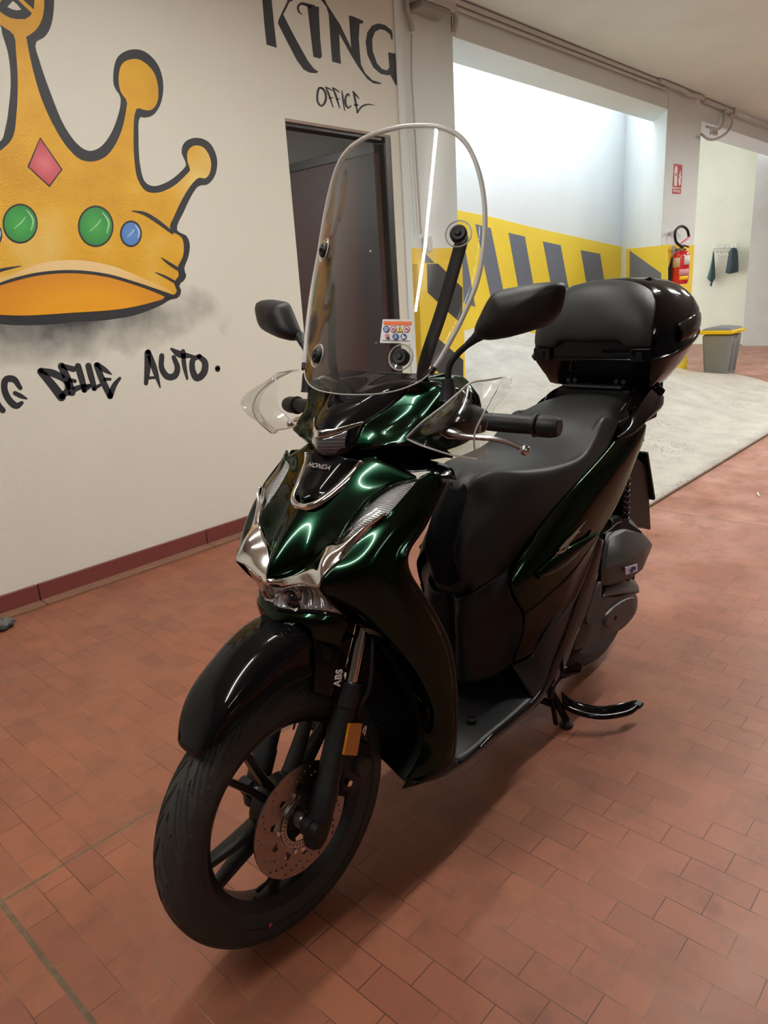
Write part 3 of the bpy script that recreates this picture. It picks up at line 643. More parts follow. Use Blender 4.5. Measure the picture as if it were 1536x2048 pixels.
M_green = mat('dark metallic green paint', (0.0008, 0.014, 0.006), 0.2, metal=1.0, coat=0.5, croughness=0.015)
M_green.node_tree.nodes['Principled BSDF'].inputs['Specular Tint'].default_value = (0.12, 0.42, 0.22, 1)
M_gloss = mat('gloss black paint', (0.004, 0.004, 0.005), 0.25, spec=0.0, coat=0.55, croughness=0.015)
M_matte = mat('matte black plastic', (0.009, 0.009, 0.010), 0.48, spec=0.35, bump=(600, 0.15, 0.0006))
M_dark = mat('dark inner plastic', (0.005, 0.005, 0.005), 0.7, spec=0.2)
M_seat = mat('black seat vinyl', (0.019, 0.019, 0.0195), 0.5, spec=0.35, bump=(900, 0.2, 0.0004))
M_seat2 = mat('black stitched pad', (0.003, 0.003, 0.005), 0.7, spec=0.12)
M_chrome = mat('chrome', (0.86, 0.86, 0.87), 0.06, metal=1)
M_alu = mat('brushed aluminium', (0.62, 0.62, 0.62), 0.28, metal=1)
M_steel = mat('brake disc steel', (0.36, 0.33, 0.31), 0.32, metal=1)
M_wheel = mat('dark satin wheel', (0.013, 0.013, 0.014), 0.38, spec=0.4)
M_tyre = mat('tyre rubber', (0.034, 0.032, 0.029), 0.55, spec=0.35, bump=(300, 0.1, 0.001))
M_casing = mat('dark grey engine plastic', (0.030, 0.032, 0.030), 0.5, spec=0.4, bump=(500, 0.15, 0.0006))
M_casing2 = mat('satin grey engine cover', (0.036, 0.036, 0.038), 0.4, spec=0.4)
M_amber = None
def glassy(name, tint=(1, 1, 1), refl=1.0, rough=0.0):
    mt = bpy.data.materials.new(name); mt.use_nodes = True; nt = mt.node_tree; nt.nodes.clear(); N = nt.nodes.new; L = nt.links.new
    out = N('ShaderNodeOutputMaterial'); tr = N('ShaderNodeBsdfTransparent'); tr.inputs[0].default_value = (*tint, 1)
    gl = N('ShaderNodeBsdfGlossy'); gl.inputs['Roughness'].default_value = rough; gl.inputs[0].default_value = (1, 1, 1, 1)
    fr = N('ShaderNodeFresnel'); ge = N('ShaderNodeNewGeometry'); mr = N('ShaderNodeMapRange')
    mr.inputs[3].default_value = 1.49; mr.inputs[4].default_value = 1/1.49; L(ge.outputs['Backfacing'], mr.inputs[0]); L(mr.outputs[0], fr.inputs[0])
    mu = N('ShaderNodeMath'); mu.operation = 'MULTIPLY'; mu.inputs[1].default_value = refl; mu.use_clamp = True; L(fr.outputs[0], mu.inputs[0])
    mx = N('ShaderNodeMixShader'); L(mu.outputs[0], mx.inputs[0]); L(tr.outputs[0], mx.inputs[1]); L(gl.outputs[0], mx.inputs[2]); L(mx.outputs[0], out.inputs[0])
    return mt
M_glass = glassy('clear polycarbonate', (0.95, 0.955, 0.95), 0.62)
M_lens = glassy('clear lamp lens', (0.97, 0.97, 0.97), 0.9)
M_trim = mat('clear rubber edging', (0.75, 0.74, 0.71), 0.25, trans=0.35, ior=1.4)
def ribbed(name, scale, col=(0.75, 0.76, 0.78), rot=(0, 0, 0), rough=0.18, strength=0.6, metal=0.9):
    mt, nt, bs, N, L = nodes(name); bs.inputs['Metallic'].default_value = metal; bs.inputs['Roughness'].default_value = rough; bs.inputs['Base Color'].default_value = (*col, 1)
    bs.inputs['Coat Weight'].default_value = 1.0
    tc = N('ShaderNodeTexCoord'); mp = N('ShaderNodeMapping'); mp.inputs['Rotation'].default_value = rot; L(tc.outputs['Object'], mp.inputs[0])
    wv = N('ShaderNodeTexWave'); wv.inputs['Scale'].default_value = scale; wv.inputs['Distortion'].default_value = 0.0; L(mp.outputs[0], wv.inputs['Vector'])
    b = N('ShaderNodeBump'); b.inputs['Strength'].default_value = strength; b.inputs['Distance'].default_value = 0.004; L(wv.outputs['Fac'], b.inputs['Height']); L(b.outputs['Normal'], bs.inputs['Normal'])
    return mt

bike = empty('scooter', (X0, Y0, 0), 'dark green and black maxi scooter with tall clear windscreen parked on the brick floor', 'scooter')
def part(name, loc=(0, 0, 0)):
    o = bpy.data.objects.new(name, None); C.objects.link(o); o.parent = bike; o.empty_display_size = 0.05; return o
def text_obj(name, s, size, m, parent, mtx, extrude=0.0008, spacing=1.0, bold=0.0):
    cu = bpy.data.curves.new(name, 'FONT'); cu.body = s; cu.size = size; cu.extrude = extrude; cu.align_x = 'CENTER'; cu.align_y = 'CENTER'; cu.space_character = spacing; cu.offset = bold
    t = bpy.data.objects.new(name, cu); C.objects.link(t)
    bpy.context.view_layer.update(); dg = bpy.context.evaluated_depsgraph_get()
    me = bpy.data.meshes.new_from_object(t.evaluated_get(dg)); bpy.data.objects.remove(t)
    o = bpy.data.objects.new(name, me); C.objects.link(o); me.materials.clear(); me.materials.append(m); o.parent = parent; o.matrix_local = mtx; return o
def frame(o_, xdir, ndir):   # matrix: local x along xdir, local z along ndir
    z = Vector(ndir).normalized(); x = Vector(xdir); x = (x - z*x.dot(z)).normalized(); y = z.cross(x)
    mm = Matrix((x, y, z)).transposed().to_4x4(); mm.translation = Vector(o_); return mm

# ------------------------------------------------------------------ wheels
def make_tyre(name, R, hw, parent, cx, cz, N_=26, rim_r=0.208):
    prof = []  # (s across, r)
    ns = 60
    for i in range(ns+1):
        s = -1+2*i/ns; y = s*hw
        a = abs(s)
        r = R - 0.030*a**2.6*(hw/0.05) - (0.0 if a < 0.86 else (a-0.86)**1.0*0.12)
        prof.append((s, y, r))
    # sidewalls
    side = [(hw*0.99, R-0.055), (hw*0.93, rim_r+0.020), (hw*0.80, rim_r+0.006), (hw*0.70, rim_r-0.004)]
    n = 1080 if N_ == 18 else 540; rings = []
    for k in range(n):
        th = 2*math.pi*k/n; ring = []
        for (y, r) in reversed(side): ring.append((-y, r))
        for (s, y, r) in prof:
            a = abs(s); d = 0
            if 0.04 < a < 0.95:
                base_ = th*N_/(2*math.pi) + a**1.2*1.9 + (0.5 if s > 0 else 0)
                def gv(ph, wdt):
                    fr = (base_+ph) % 1.0; e = abs(fr-0.5)/(wdt/2); return 1-min(1, max(0, (e-0.55)/0.9))
                if a < 0.93: d = max(d, gv(0, 0.17*min(1, (0.95-a)/0.12)))
                if 0.14 < a < 0.70: d = max(d, gv(0.36, 0.10))
                if 0.42 < a < 0.90: d = max(d, gv(0.66, 0.11))
            ring.append((y, r-0.005*d))
        for (y, r) in side: ring.append((y, r))
        rings.append([Vector((cx-math.cos(th)*r, y, cz+math.sin(th)*r)) for y, r in ring])
    q = len(rings[0]); vs = [p for r in rings for p in r]; fs = []
    for i in range(n):
        for k in range(q-1):
            fs.append((i*q+k, i*q+k+1, ((i+1) % n)*q+k+1, ((i+1) % n)*q+k))
    return mesh_obj(name, vs, fs, M_tyre, parent, smooth=38)
def make_rim(parent, cx, cz, hw, spokes, rr=0.210, spoke_w=0.0145):
    mb = MB(); prof = [(rr+0.004, -hw), (rr-0.004, -hw-0.001), (rr-0.012, -hw*0.86), (rr-0.024, -hw*0.55), (rr-0.027, 0), (rr-0.024, hw*0.55), (rr-0.012, hw*0.86), (rr-0.004, hw+0.001), (rr+0.004, hw), (rr+0.0, hw*0.9), (rr-0.008, hw*0.6), (rr-0.012, 0), (rr-0.008, -hw*0.6), (rr+0.0, -hw*0.9)]
    mb.lathe(prof, (cx, 0, cz), (0, 1, 0), 96, closed=True)
    rim = mb.build('rim', M_wheel, parent, smooth=35)
    for a in spokes:
        for sg in (-1, 1):
            mb = MB(); A = math.radians(a)
            pts = []
            for t in [0, .25, .5, .75, 1]:
                r = 0.045 + t*(rr-0.018-0.045); off = sg*(0.010 + 0.022*t**1.3)
                pts.append((r, off))
            rings = []
            for i, (r, off) in enumerate(pts):
                wv = spoke_w*(0.52-0.08*i/4); dp = 0.024-0.010*i/4
                rad = Vector((math.cos(A), 0, math.sin(A))); tan = Vector((-math.sin(A), 0, math.cos(A)))
                c = Vector((cx, 0, cz)) + rad*r + tan*off
                rings.append([c+tan*wv*x+Vector((0, dp*y, 0)) for x, y in ((-1, -.7), (-.6, -1), (.6, -1), (1, -.7), (1, .7), (.6, 1), (-.6, 1), (-1, .7))])
            mb.rings(rings); mb.build('spoke', M_wheel, parent, smooth=30)
    return rim
FW = part('front_wheel')
make_tyre('tyre', 0.283, 0.052, FW, 0, 0.283, N_=18)
make_rim(FW, 0, 0.283, 0.036, [50, 122, 194, 266, 338])
MB().lathe([(0.0, -0.050), (0.030, -0.050), (0.036, -0.040), (0.066, -0.034), (0.070, -0.01), (0.066, 0.02), (0.036, 0.035), (0.030, 0.050), (0.0, 0.050)], (0, 0, 0.283), (0, 1, 0), 40).build('hub', M_wheel, FW, smooth=35)
vs_ = P(521, 1768, 0.0); MB().tube([V(-0.083, 0.0, 0.125), V(-0.070, 0.018, 0.147), V(-0.066, 0.024, 0.157)], [0.0055, 0.0042, 0.0036], 12).build('valve', M_matte, FW, smooth=40)
mb = MB(); mb.lathe([(0, 0), (0.0045, 0), (0.004, 0.001), (0, 0.001)], P(541, 1850, .0525), (0, -1, 0), 14); mb.build('paint_dot', mat('pink paint dot', S(200, 60, 90), .6), FW)
# brake disc with real holes
def bool_cut(o, cutters):
    cut = cutters.build('cutter', M_dark); md = o.modifiers.new('cut', 'BOOLEAN'); md.object = cut; md.solver = 'EXACT'
    if o.parent: cut.parent = o.parent
    bpy.context.view_layer.update(); dg = bpy.context.evaluated_depsgraph_get()
    me = bpy.data.meshes.new_from_object(o.evaluated_get(dg)); o.modifiers.clear(); o.data = me
    bpy.data.objects.remove(cut); return o
DY = -0.0655
mb = MB(); mb.lathe([(0.052, DY-0.002), (0.120, DY-0.002), (0.120, DY+0.002), (0.052, DY+0.002)], (0, 0, 0.283), (0, 1, 0), 120, closed=True)
disc_ = mb.build('brake_disc', M_steel, FW, smooth=30)
cm = MB()
for k in range(15):
    a = 2*math.pi*k/15
    for r, da in ((0.112, 0), (0.105, 0.12), (0.098, 0.24), (0.092, 0.33)):
        c = Vector((math.cos(a+da)*r, DY-0.01, 0.283+math.sin(a+da)*r)); cm.lathe([(0.0, 0), (0.0029, 0), (0.0029, 0.02), (0, 0.02)], c, (0, 1, 0), 8)
for k in range(10):
    a = 2*math.pi*k/10+0.2; u = Vector((math.cos(a), 0, math.sin(a))); t = Vector((-math.sin(a), 0, math.cos(a))); c = Vector((0, DY-0.01, 0.283))
    cm.prism([c+u*0.066-t*0.004, c+u*0.083+t*0.002, c+u*0.081+t*0.013, c+u*0.070+t*0.014], (0, 0.02, 0))
bool_cut(disc_, cm)
mb = MB(); mb.lathe([(0.044, DY-0.006), (0.056, DY-0.006), (0.056, DY-0.003), (0.044, DY-0.003)], (0, 0, 0.283), (0, 1, 0), 72, closed=True)
absr = mb.build('abs_ring', M_alu, FW, smooth=30)
cm = MB()
for k in range(40):
    a = 2*math.pi*k/40; u = Vector((math.cos(a), 0, math.sin(a))); t = Vector((-math.sin(a), 0, math.cos(a))); c = Vector((0, DY-0.01, 0.283))
    cm.prism([c+u*0.0465-t*0.0014, c+u*0.0535-t*0.0014, c+u*0.0535+t*0.0014, c+u*0.0465+t*0.0014], (0, 0.02, 0))
bool_cut(absr, cm)
for k in range(5):
    a = math.radians(72*k+100); c = Vector((math.cos(a)*0.064, DY-0.007, 0.283+math.sin(a)*0.064))
    MB().lathe([(0, 0), (0.0045, 0), (0.0055, 0.003), (0.0055, 0.006), (0, 0.006)], c, (0, 1, 0), 16).build('disc_bolt', M_chrome, FW, smooth=30)
MB().lathe([(0, DY-0.012), (0.016, DY-0.012), (0.018, DY-0.004), (0.018, DY+0.02), (0.030, DY+0.03), (0, DY+0.03)], (0, 0, 0.283), (0, 1, 0), 32).build('axle_spacer', M_alu, FW, smooth=30)

# ------------------------------------------------------------------ fork
rk = math.radians(24.5); FA = Vector((math.sin(rk), 0, math.cos(rk)))
for sgn, nm in ((1, 'fork_leg'), (-1, 'fork_leg')):
    fk = part(nm); y = -sgn*0.098; ax0 = Vector((-0.003, y, 0.283))
    off = Vector((0.018, 0, -0.004))
    mb = MB(); base = ax0+off
    mb.tube([base-FA*0.045, base-FA*0.03, base, base+FA*0.08, base+FA*0.085, base+FA*0.24, base+FA*0.245, base+FA*0.292], [0.018, 0.024, 0.0265, 0.027, 0.0248, 0.0248, 0.0285, 0.0285], 28)
    mb.build('lower_tube', M_matte, fk, smooth=35)
    MB().tube([base+FA*0.28, base+FA*0.62], 0.0165, 28).build('chrome_tube', M_chrome, fk, smooth=40)
    MB().lathe([(0, -0.026*sgn), (0.016, -0.026*sgn), (0.0165, -0.010*sgn), (0.021, -0.008*sgn), (0.021, 0.012*sgn), (0, 0.012*sgn)], ax0+Vector((0.0, 0, 0)), (0, 1, 0), 32).build('axle_nut', M_matte, fk, smooth=30)
MB().tube([V(0.0, 0.11, 0.283), V(0.0, -0.11, 0.283)], 0.0085, 20).build('front_axle', M_alu, bike, smooth=40)
# caliper on the left leg, reflector, brake hose
cal = part('brake_caliper')
cc = V(0.125, 0.072, 0.352)
mb = MB()
q = [V(a, 0.05, b) for a, b in ((0.085, 0.315), (0.110, 0.290), (0.145, 0.292), (0.178, 0.325), (0.180, 0.375), (0.150, 0.402), (0.115, 0.395), (0.090, 0.370))]
mb.prism(q, (0, -0.052, 0)); mb.build('caliper_body', M_matte, cal, bevel=0.007)
MB().lathe([(0, 0), (0.020, 0), (0.023, 0.006), (0.023, 0.02), (0, 0.02)], V(0.142, 0.115, 0.345), (0, 1, 0), 28).build('piston_boss', M_casing, cal, smooth=30)
mb = MB(); mb.prism([V(a, 0.095, b) for a, b in ((0.045, 0.33), (0.10, 0.285), (0.125, 0.30), (0.12, 0.36), (0.075, 0.40), (0.055, 0.38))], (0, 0.012, 0)); mb.build('caliper_bracket', M_dark, cal, bevel=0.004)
for a, b in ((0.098, 0.330), (0.125, 0.405)): MB().lathe([(0, 0), (0.007, 0), (0.008, 0.003), (0.008, 0.008), (0, 0.008)], V(a, 0.113, b), (0, 1, 0), 6).build('caliper_bolt', M_chrome, cal)
MB().tube([V(0.168, 0.09, 0.40), V(0.176, 0.092, 0.418)], [0.005, 0.003], 10).build('bleed_nipple', M_chrome, cal, smooth=30)
def amber():
    mt, nt, bs, N, L = nodes('amber reflector'); bs.inputs['Base Color'].default_value = (0.6, 0.2, 0.01, 1); bs.inputs['Roughness'].default_value = 0.15; bs.inputs['Coat Weight'].default_value = 1
    tc = N('ShaderNodeTexCoord'); v = N('ShaderNodeTexChecker'); v.inputs['Scale'].default_value = 330; v.inputs['Color1'].default_value = (0.62, 0.24, 0.012, 1); v.inputs['Color2'].default_value = (0.34, 0.10, 0.006, 1)
    L(tc.outputs['Object'], v.inputs['Vector']); L(v.outputs['Color'], bs.inputs['Base Color']); return mt
M_amber = amber()
rf = part('side_reflector'); RQ = PL((700, 1448, .128), (726, 1447, .128), (715, 1512, .128), (688, 1511, .128))
mb = MB(); mb.prism(RQ, (0, 0.008, 0)); mb.build('reflector_lens', M_amber, rf, bevel=0.0015)
mb = MB(); cq = sum(RQ, Vector())/4; mb.prism([cq+(p-cq)*1.12+Vector((0, 0.008, 0)) for p in RQ], (0, 0.004, 0)); mb.build('reflector_base', M_dark, rf)
MB().tube([V(0.085, 0.10, 0.43), V(0.10, 0.115, 0.435), V(0.112, 0.118, 0.43)], 0.004, 8).build('reflector_bracket', M_dark, rf, smooth=40)
MB().tube(cr(PL((745, 1265, .13), (744, 1330, .14), (738, 1380, .14), (718, 1418, .12), (712, 1445, .11))+[V(0.150, 0.105, 0.41)], 40), 0.0042, 10).build('brake_hose', M_matte, bike, smooth=40)

# ------------------------------------------------------------------ front mudguard
fd = part('front_mudguard')
F0 = [P(375, 1504, 0), V(-.170, 0, .558), V(-.141, 0, .602), V(-.088, 0, .646), V(-.03, 0, .677), V(.03, 0, .690), V(.12, 0, .675)]
F2 = [P(411, 1500, .042), P(438, 1455, .056), P(478, 1408, .064), P(520, 1372, .068), P(575, 1318, .072), P(622, 1285, .075), V(.12, .078, .62)]
F3 = [P(416, 1499, .044), P(440, 1487, .060), P(474, 1453, .070), P(520, 1412, .076), P(571, 1374, .079), P(628, 1352, .082), V(.14, .082, .56)]
F0s, F2s = cr(F0, 12), cr(F2, 12)
def fsec(w_, f_): return [Vector((a.x+(b.x-a.x)*f_, b.y*w_, a.z+(b.z-a.z)*f_)) for a, b in zip(F0s, F2s)]
loft('mudguard_shell', [F0s, fsec(.35, .05), fsec(.65, .18), fsec(.87, .45), F2s], M_gloss, fd, 48, 24, solid=0.003, mirror=True, smooth=60)
for s_ in (1, -1):
    L3 = [F2, [a.lerp(b, .5)+Vector((0, .004 if True else 0, 0)) for a, b in zip(F2, F3)], F3]
    L3 = [l if s_ > 0 else flip(l) for l in L3]
    loft('side_skirt', L3, M_gloss, fd, 40, 10, solid=0.003, smooth=60)
    A = PL((628, 1276, .078), (660, 1290, .088), (679, 1300, .094)); Bq = PL((627, 1385, .084), (648, 1390, .096), (664, 1394, .100))
    mid = [a.lerp(b, .5)+Vector((0.0, -0.004, 0)) for a, b in zip(A, Bq)]
    st = [A, mid, Bq]; st = st if s_ > 0 else [flip(l) for l in st]
    loft('fork_cover', [list(reversed(l)) for l in st], M_gloss, fd, 16, 12, solid=0.004, smooth=60)
a1, b1 = P(681, 1322, .108), P(673, 1390, .108)
text_obj('abs_lettering', 'ABS', 0.020, mat('white lettering', (0.8, 0.8, 0.8), 0.5), fd, frame((a1+b1)/2, a1-b1, (-0.35, -1, 0)), spacing=1.1, bold=0.0006)

# ------------------------------------------------------------------ front cowl
cowl = part('front_cowl')
C0 = [V(.262, 0, .992), V(.234, 0, .980), V(.198, 0, .955), V(.149, 0, .907), V(.116, 0, .878), V(.073, 0, .838), V(.041, 0, .800), V(.034, 0, .782)]
CM = [V(.262, .10, .992)] + PL((733, 919, .086), (715, 945, .081), (690, 985, .072), (662, 1025, .065), (630, 1075, .056), (587, 1125, .034), (540, 1152, .005))
C1 = PL((812, 944, .160), (834, 956, .191), (782, 968, .148), (743, 994, .129), (720, 1020, .123), (697, 1050, .121), (675, 1084, .117), (658, 1090, .10), (632, 1116, .072), (603, 1135, .045), (570, 1149, .020), (541, 1153, .004))
loft('centre_panel', [C0, CM, C1], M_green, cowl, 60, 24, solid=0.003, mirror=True, smooth=60)
# top lip between handlebar and cowl
LT = [[V(.234, 0, .981)]+PL((733, 918, .08), (812, 943, .155), (863, 942, .203), (880, 955, .22)), [V(.30, 0, .985), V(.31, .08, .985), V(.345, .15, .965), V(.36, .20, .95), V(.355, .215, .93)]]
loft('cowl_top', LT, M_gloss, cowl, 30, 6, solid=0.003, mirror=True)
# black badge shield with its chrome edge
def offs(L, d): return [p+Vector((-d*0.62, 0, d*0.78)) for p in L]
G0 = offs([V(.234, 0, .983), V(.20, 0, .958), V(.172, 0, .930), P(607, 1004, 0)], .008)
G1 = offs(PL((690, 919, .045), (672, 943, .036), (645, 978, .027), (626, 1003, .016)), .008)
G2 = offs(PL((724, 924, .079), (706, 943, .066), (671, 978, .050), (638, 1002, .034)), .005)
loft('badge_shield', [G0, G1, G2], M_gloss, cowl, 24, 14, solid=0.004, mirror=True)
B1 = PL((723, 925, .078), (706, 944, .065), (671, 979, .049), (638, 1004, .033), (621, 1010, .018), (606, 1011, 0))
B2 = PL((733, 929, .087), (727, 942, .084), (681, 986, .062), (644, 1012, .044), (624, 1021, .028), (605, 1025, 0))
for L_ in (B1, B2): L_[-1].y = 0
Bm = [a.lerp(b, .5)+Vector((-.003, 0, .0035)) for a, b in zip(B1, B2)]
loft('chrome_edge', [offs(B1, .007), offs(Bm, .005), offs(B2, .003)], M_chrome, cowl, 50, 8, solid=0.003, mirror=True, smooth=80)
h0 = P(640, 941, 0.0)
text_obj('maker_lettering', 'HONDA', 0.0165, mat('bright lettering', (0.75, 0.75, 0.76), 0.25, metal=0.8), cowl, frame(V(.200, 0, .957)+Vector((-0.0085, 0, 0.0105)), (0, -1, 0), (-0.55, 0, .835)), extrude=0.0005, spacing=1.12, bold=0.0005)
# lamp strips (indicator / running light) both sides
Li = PL((834, 958, .191), (810, 962, .172), (782, 970, .148), (743, 996, .129), (720, 1022, .123), (697, 1052, .121), (675, 1086, .117))
Lo = PL((842, 957, .195), (826, 972, .193), (811, 989, .191), (775, 1025, .182), (752, 1040, .168), (728, 1055, .150), (677, 1089, .117))
Lm = [a.lerp(b, .5)+Vector((-0.008, 0, 0.004)) for a, b in zip(Li, Lo)]
M_rib = ribbed('ribbed lamp reflector', 70, col=(0.85, 0.86, 0.87), rot=(0.5, 0.9, 0.3), rough=0.3, strength=1.0, metal=0.35)
for s_ in (1, -1):
    L3 = [Li, Lm, Lo]; L3 = L3 if s_ > 0 else [flip(l) for l in L3]
    ind = loft('side_lamp_reflector', [[p+Vector((0.010, 0, -0.006)) for p in l] for l in L3], M_rib, cowl, 40, 12, solid=0, smooth=60)
    loft('side_lamp_lens', L3, M_lens, cowl, 40, 12, solid=0.002, smooth=60)
# chrome V
U = PL((775, 1025, .183), (752, 1040, .169), (728, 1054, .151), (677, 1088, .118), (657, 1091, .101), (631, 1117, .072), (602, 1136, .046), (570, 1150, .021))+[V(.031, 0, .781)]
D = PL((772, 1030, .183), (752, 1046, .172), (733, 1062, .159), (691, 1111, .139), (645, 1157, .126), (639, 1174, .124), (606, 1168, .085), (575, 1172, .045))+[V(.043, 0, .760)]
Mm = [a.lerp(b, .5)+Vector((-0.007, 0, 0.003)) for a, b in zip(U, D)]
loft('chrome_v_trim', [U, Mm, D], M_chrome, cowl, 64, 12, solid=0.003, mirror=True, smooth=80)
# outer leg shields
Lf = PL((840, 955, .196), (811, 989, .192), (774, 1029, .183), (733, 1062, .159), (691, 1111, .139), (645, 1157, .126), (640, 1175, .124), (658, 1201, .120), (691, 1231, .118), (727, 1257, .128), (780, 1305, .150), (821, 1367, .168), (841, 1436, .182), (845, 1482, .185), (833, 1522, .186), (805, 1577, .175))
Lx = PL((864, 944, .211), (850, 975, .210), (820, 1018, .207), (785, 1060, .200), (752, 1105, .190), (732, 1145, .184), (730, 1175, .182), (742, 1208, .184), (765, 1245, .191), (795, 1290, .203), (838, 1350, .217), (866, 1410, .222), (878, 1465, .222), (872, 1508, .215), (838, 1568, .195))
Lq = PL((878, 950, .220), (870, 978, .221), (845, 1030, .221), (818, 1075, .218), (796, 1108, .213), (788, 1145, .214), (795, 1180, .220), (812, 1215, .226), (835, 1260, .232), (860, 1315, .238), (882, 1372, .241), (894, 1425, .241), (896, 1475, .235), (888, 1518, .226), (866, 1555, .212))
Lz = PL((886, 966, .226), (876, 986, .226), (842, 1056, .226), (813, 1099, .225), (806, 1120, .225), (812, 1150, .226), (830, 1180, .230), (853, 1214, .237), (874, 1252, .243), (893, 1295, .247), (903, 1350, .248), (907, 1400, .246), (906, 1470, .240), (902, 1515, .231), (893, 1538, .226))
for s_ in (1, -1):
    L4 = [Lf, Lx, Lq, Lz]; L4 = L4 if s_ > 0 else [flip(l) for l in L4]
    o = loft('leg_shield', L4, M_green, cowl, 90, 26, solid=0.004, smooth=60)
# rounded return of the shield edge towards the rider
Lr = [p+Vector((0.020, 0.014, -0.003)) for p in Lz]; Lr2 = [p+Vector((0.010, -0.002, 0)) for p in Lz]
for s_ in (1, -1):
    L4 = [Lz, Lr2, Lr]; L4 = L4 if s_ > 0 else [flip(l) for l in L4]
    loft('shield_return', L4, M_gloss, cowl, 90, 8, solid=0.003, smooth=60)
# inner shield on the rider side + wheel well
IS = [[V(x, y, z), V(xc, 0, z), V(x, -y, z)] for x, y, xc, z in ((.315, .18, .33, .93), (.245, .195, .29, .86), (.200, .198, .27, .80), (.200, .206, .275, .73), (.228, .22, .30, .64), (.270, .228, .33, .52), (.285, .222, .35, .42), (.295, .205, .37, .33))]
loft('inner_shield', IS, M_matte, cowl, 24, 30, solid=0.004)
WW = [[V(.16, .115, .67), V(.14, 0, .69), V(.16, -.115, .67)], [V(.21, .14, .61), V(.23, 0, .62), V(.21, -.14, .61)], [V(.25, .175, .50), V(.30, 0, .50), V(.25, -.175, .50)], [V(.27, .18, .36), V(.33, 0, .34), V(.27, -.18, .36)], [V(.20, .17, .30), V(.27, 0, .26), V(.20, -.17, .30)]]
loft('wheel_well', WW, M_dark, cowl, 24, 30, solid=0.004)
# headlamp
hl = part('headlight')
Hb = PL((692, 1232, .118), (655, 1223, .100), (619, 1219, .072), (590, 1219, .040))+[V(.052, 0, .714)]
Ht = PL((641, 1177, .124), (634, 1175, .112), (606, 1170, .085), (575, 1174, .045))+[V(.044, 0, .758)]
Hm = PL((662, 1203, .120), (645, 1198, .108), (612, 1193, .078), (583, 1195, .043))+[V(.040, 0, .736)]
loft('headlight_lens', [Ht, Hm, Hb], M_lens, hl, 30, 14, solid=0.002, mirror=True)
sh = Vector((0.030, 0, 0.0))
loft('headlight_reflector', [Ht, [p+sh for p in Hm], Hb], ribbed('headlamp reflector', 26, rot=(0.2, 0.3, 1.2), rough=0.14, strength=0.5, metal=0.6), hl, 30, 14, solid=0.002, mirror=True)
for s_ in (1, -1):
    c = V(.058, s_*.036, .737)
    MB().lathe([(0.0, 0.0), (0.010, 0.002), (0.016, 0.007), (0.0185, 0.014), (0.0185, 0.02), (0, 0.02)], c+Vector((-0.010, 0, 0)), (1, 0, 0), 32).build('projector_lens', mat('dark projector glass', (0.006, 0.006, 0.007), 0.05, coat=1), hl, smooth=50)
    mb = MB(); mb.lathe([(0.019, 0.0), (0.0235, -0.002), (0.0235, 0.01), (0.019, 0.01)], c, (1, 0, 0), 32, closed=True); mb.build('projector_ring', M_chrome, hl, smooth=50)
    e = [P(640, 1176, .125), P(662, 1205, .122), P(693, 1233, .119)]; e = e if s_ > 0 else flip(e)
    MB().tube(cr(e, 16), 0.0026, 8).build('headlight_edge', M_gloss, hl, smooth=40)
hb2 = [p+Vector((-0.002, 0, -0.003)) for p in Hb]; e = cr(hb2, 24)
mb = MB(); mb.tube(e+list(reversed(flip(e)))[1:], 0.0035, 8); mb.build('headlight_edge', M_gloss, hl, smooth=40)
# lower lip under the headlamp
K0 = [V(.053, 0, .709)]+PL((590, 1223, .040), (619, 1223, .070), (655, 1228, .100), (688, 1237, .118), (700, 1246, .122))
K1 = [V(.038, 0, .692)]+PL((582, 1238, .040), (608, 1242, .068), (640, 1248, .095), (668, 1258, .110), (688, 1270, .114))
K2 = [V(.048, 0, .660)]+PL((592, 1266, .040), (614, 1276, .066), (642, 1284, .088), (662, 1288, .098), (676, 1294, .100))
K3 = [p+Vector((0.05, 0, 0.004)) for p in K2]
loft('lower_lip', [K0, K1, K2], M_green, cowl, 36, 14, solid=0.003, mirror=True)
loft('lower_lip_base', [K2, K3], M_gloss, cowl, 36, 4, solid=0.003, mirror=True)

# ------------------------------------------------------------------ handlebar cover
hc = part('handlebar_cover')
H0 = [V(.226, 0, .978), V(.214, 0, .990), V(.208, 0, 1.010), V(.210, 0, 1.034), V(.236, 0, 1.065), V(.290, 0, 1.092), V(.345, 0, 1.110), V(.42, 0, 1.12)]
H1 = [V(.222, .040, .985), V(.232, .060, 1.005), V(.244, .064, 1.025), V(.2575, .067, 1.045), P(769, 821, .088), P(811, 785, .114), V(.333, .130, 1.116), V(.43, .14, 1.125)]
Hh = [a.lerp(b, .5)+Vector((-0.010, 0, 0.002)) for a, b in zip(H0, H1)]
loft('nose_panel', [H0, Hh, H1], M_gloss, hc, 50, 20, solid=0.003, mirror=True)
W0 = [V(.204, 0, 1.039), V(.218, .025, 1.041), V(.238, .048, 1.047), V(.2595, .069, 1.052)]
W1 = [V(.200, 0, 1.024), V(.214, .025, 1.029), V(.236, .048, 1.038), V(.2595, .069, 1.047)]
loft('chrome_wing', [[p+Vector((-0.006, 0, 0)) for p in W0], [p+Vector((-0.006, 0, 0)) for p in W1]], M_chrome, hc, 26, 5, solid=0.005, mirror=True)
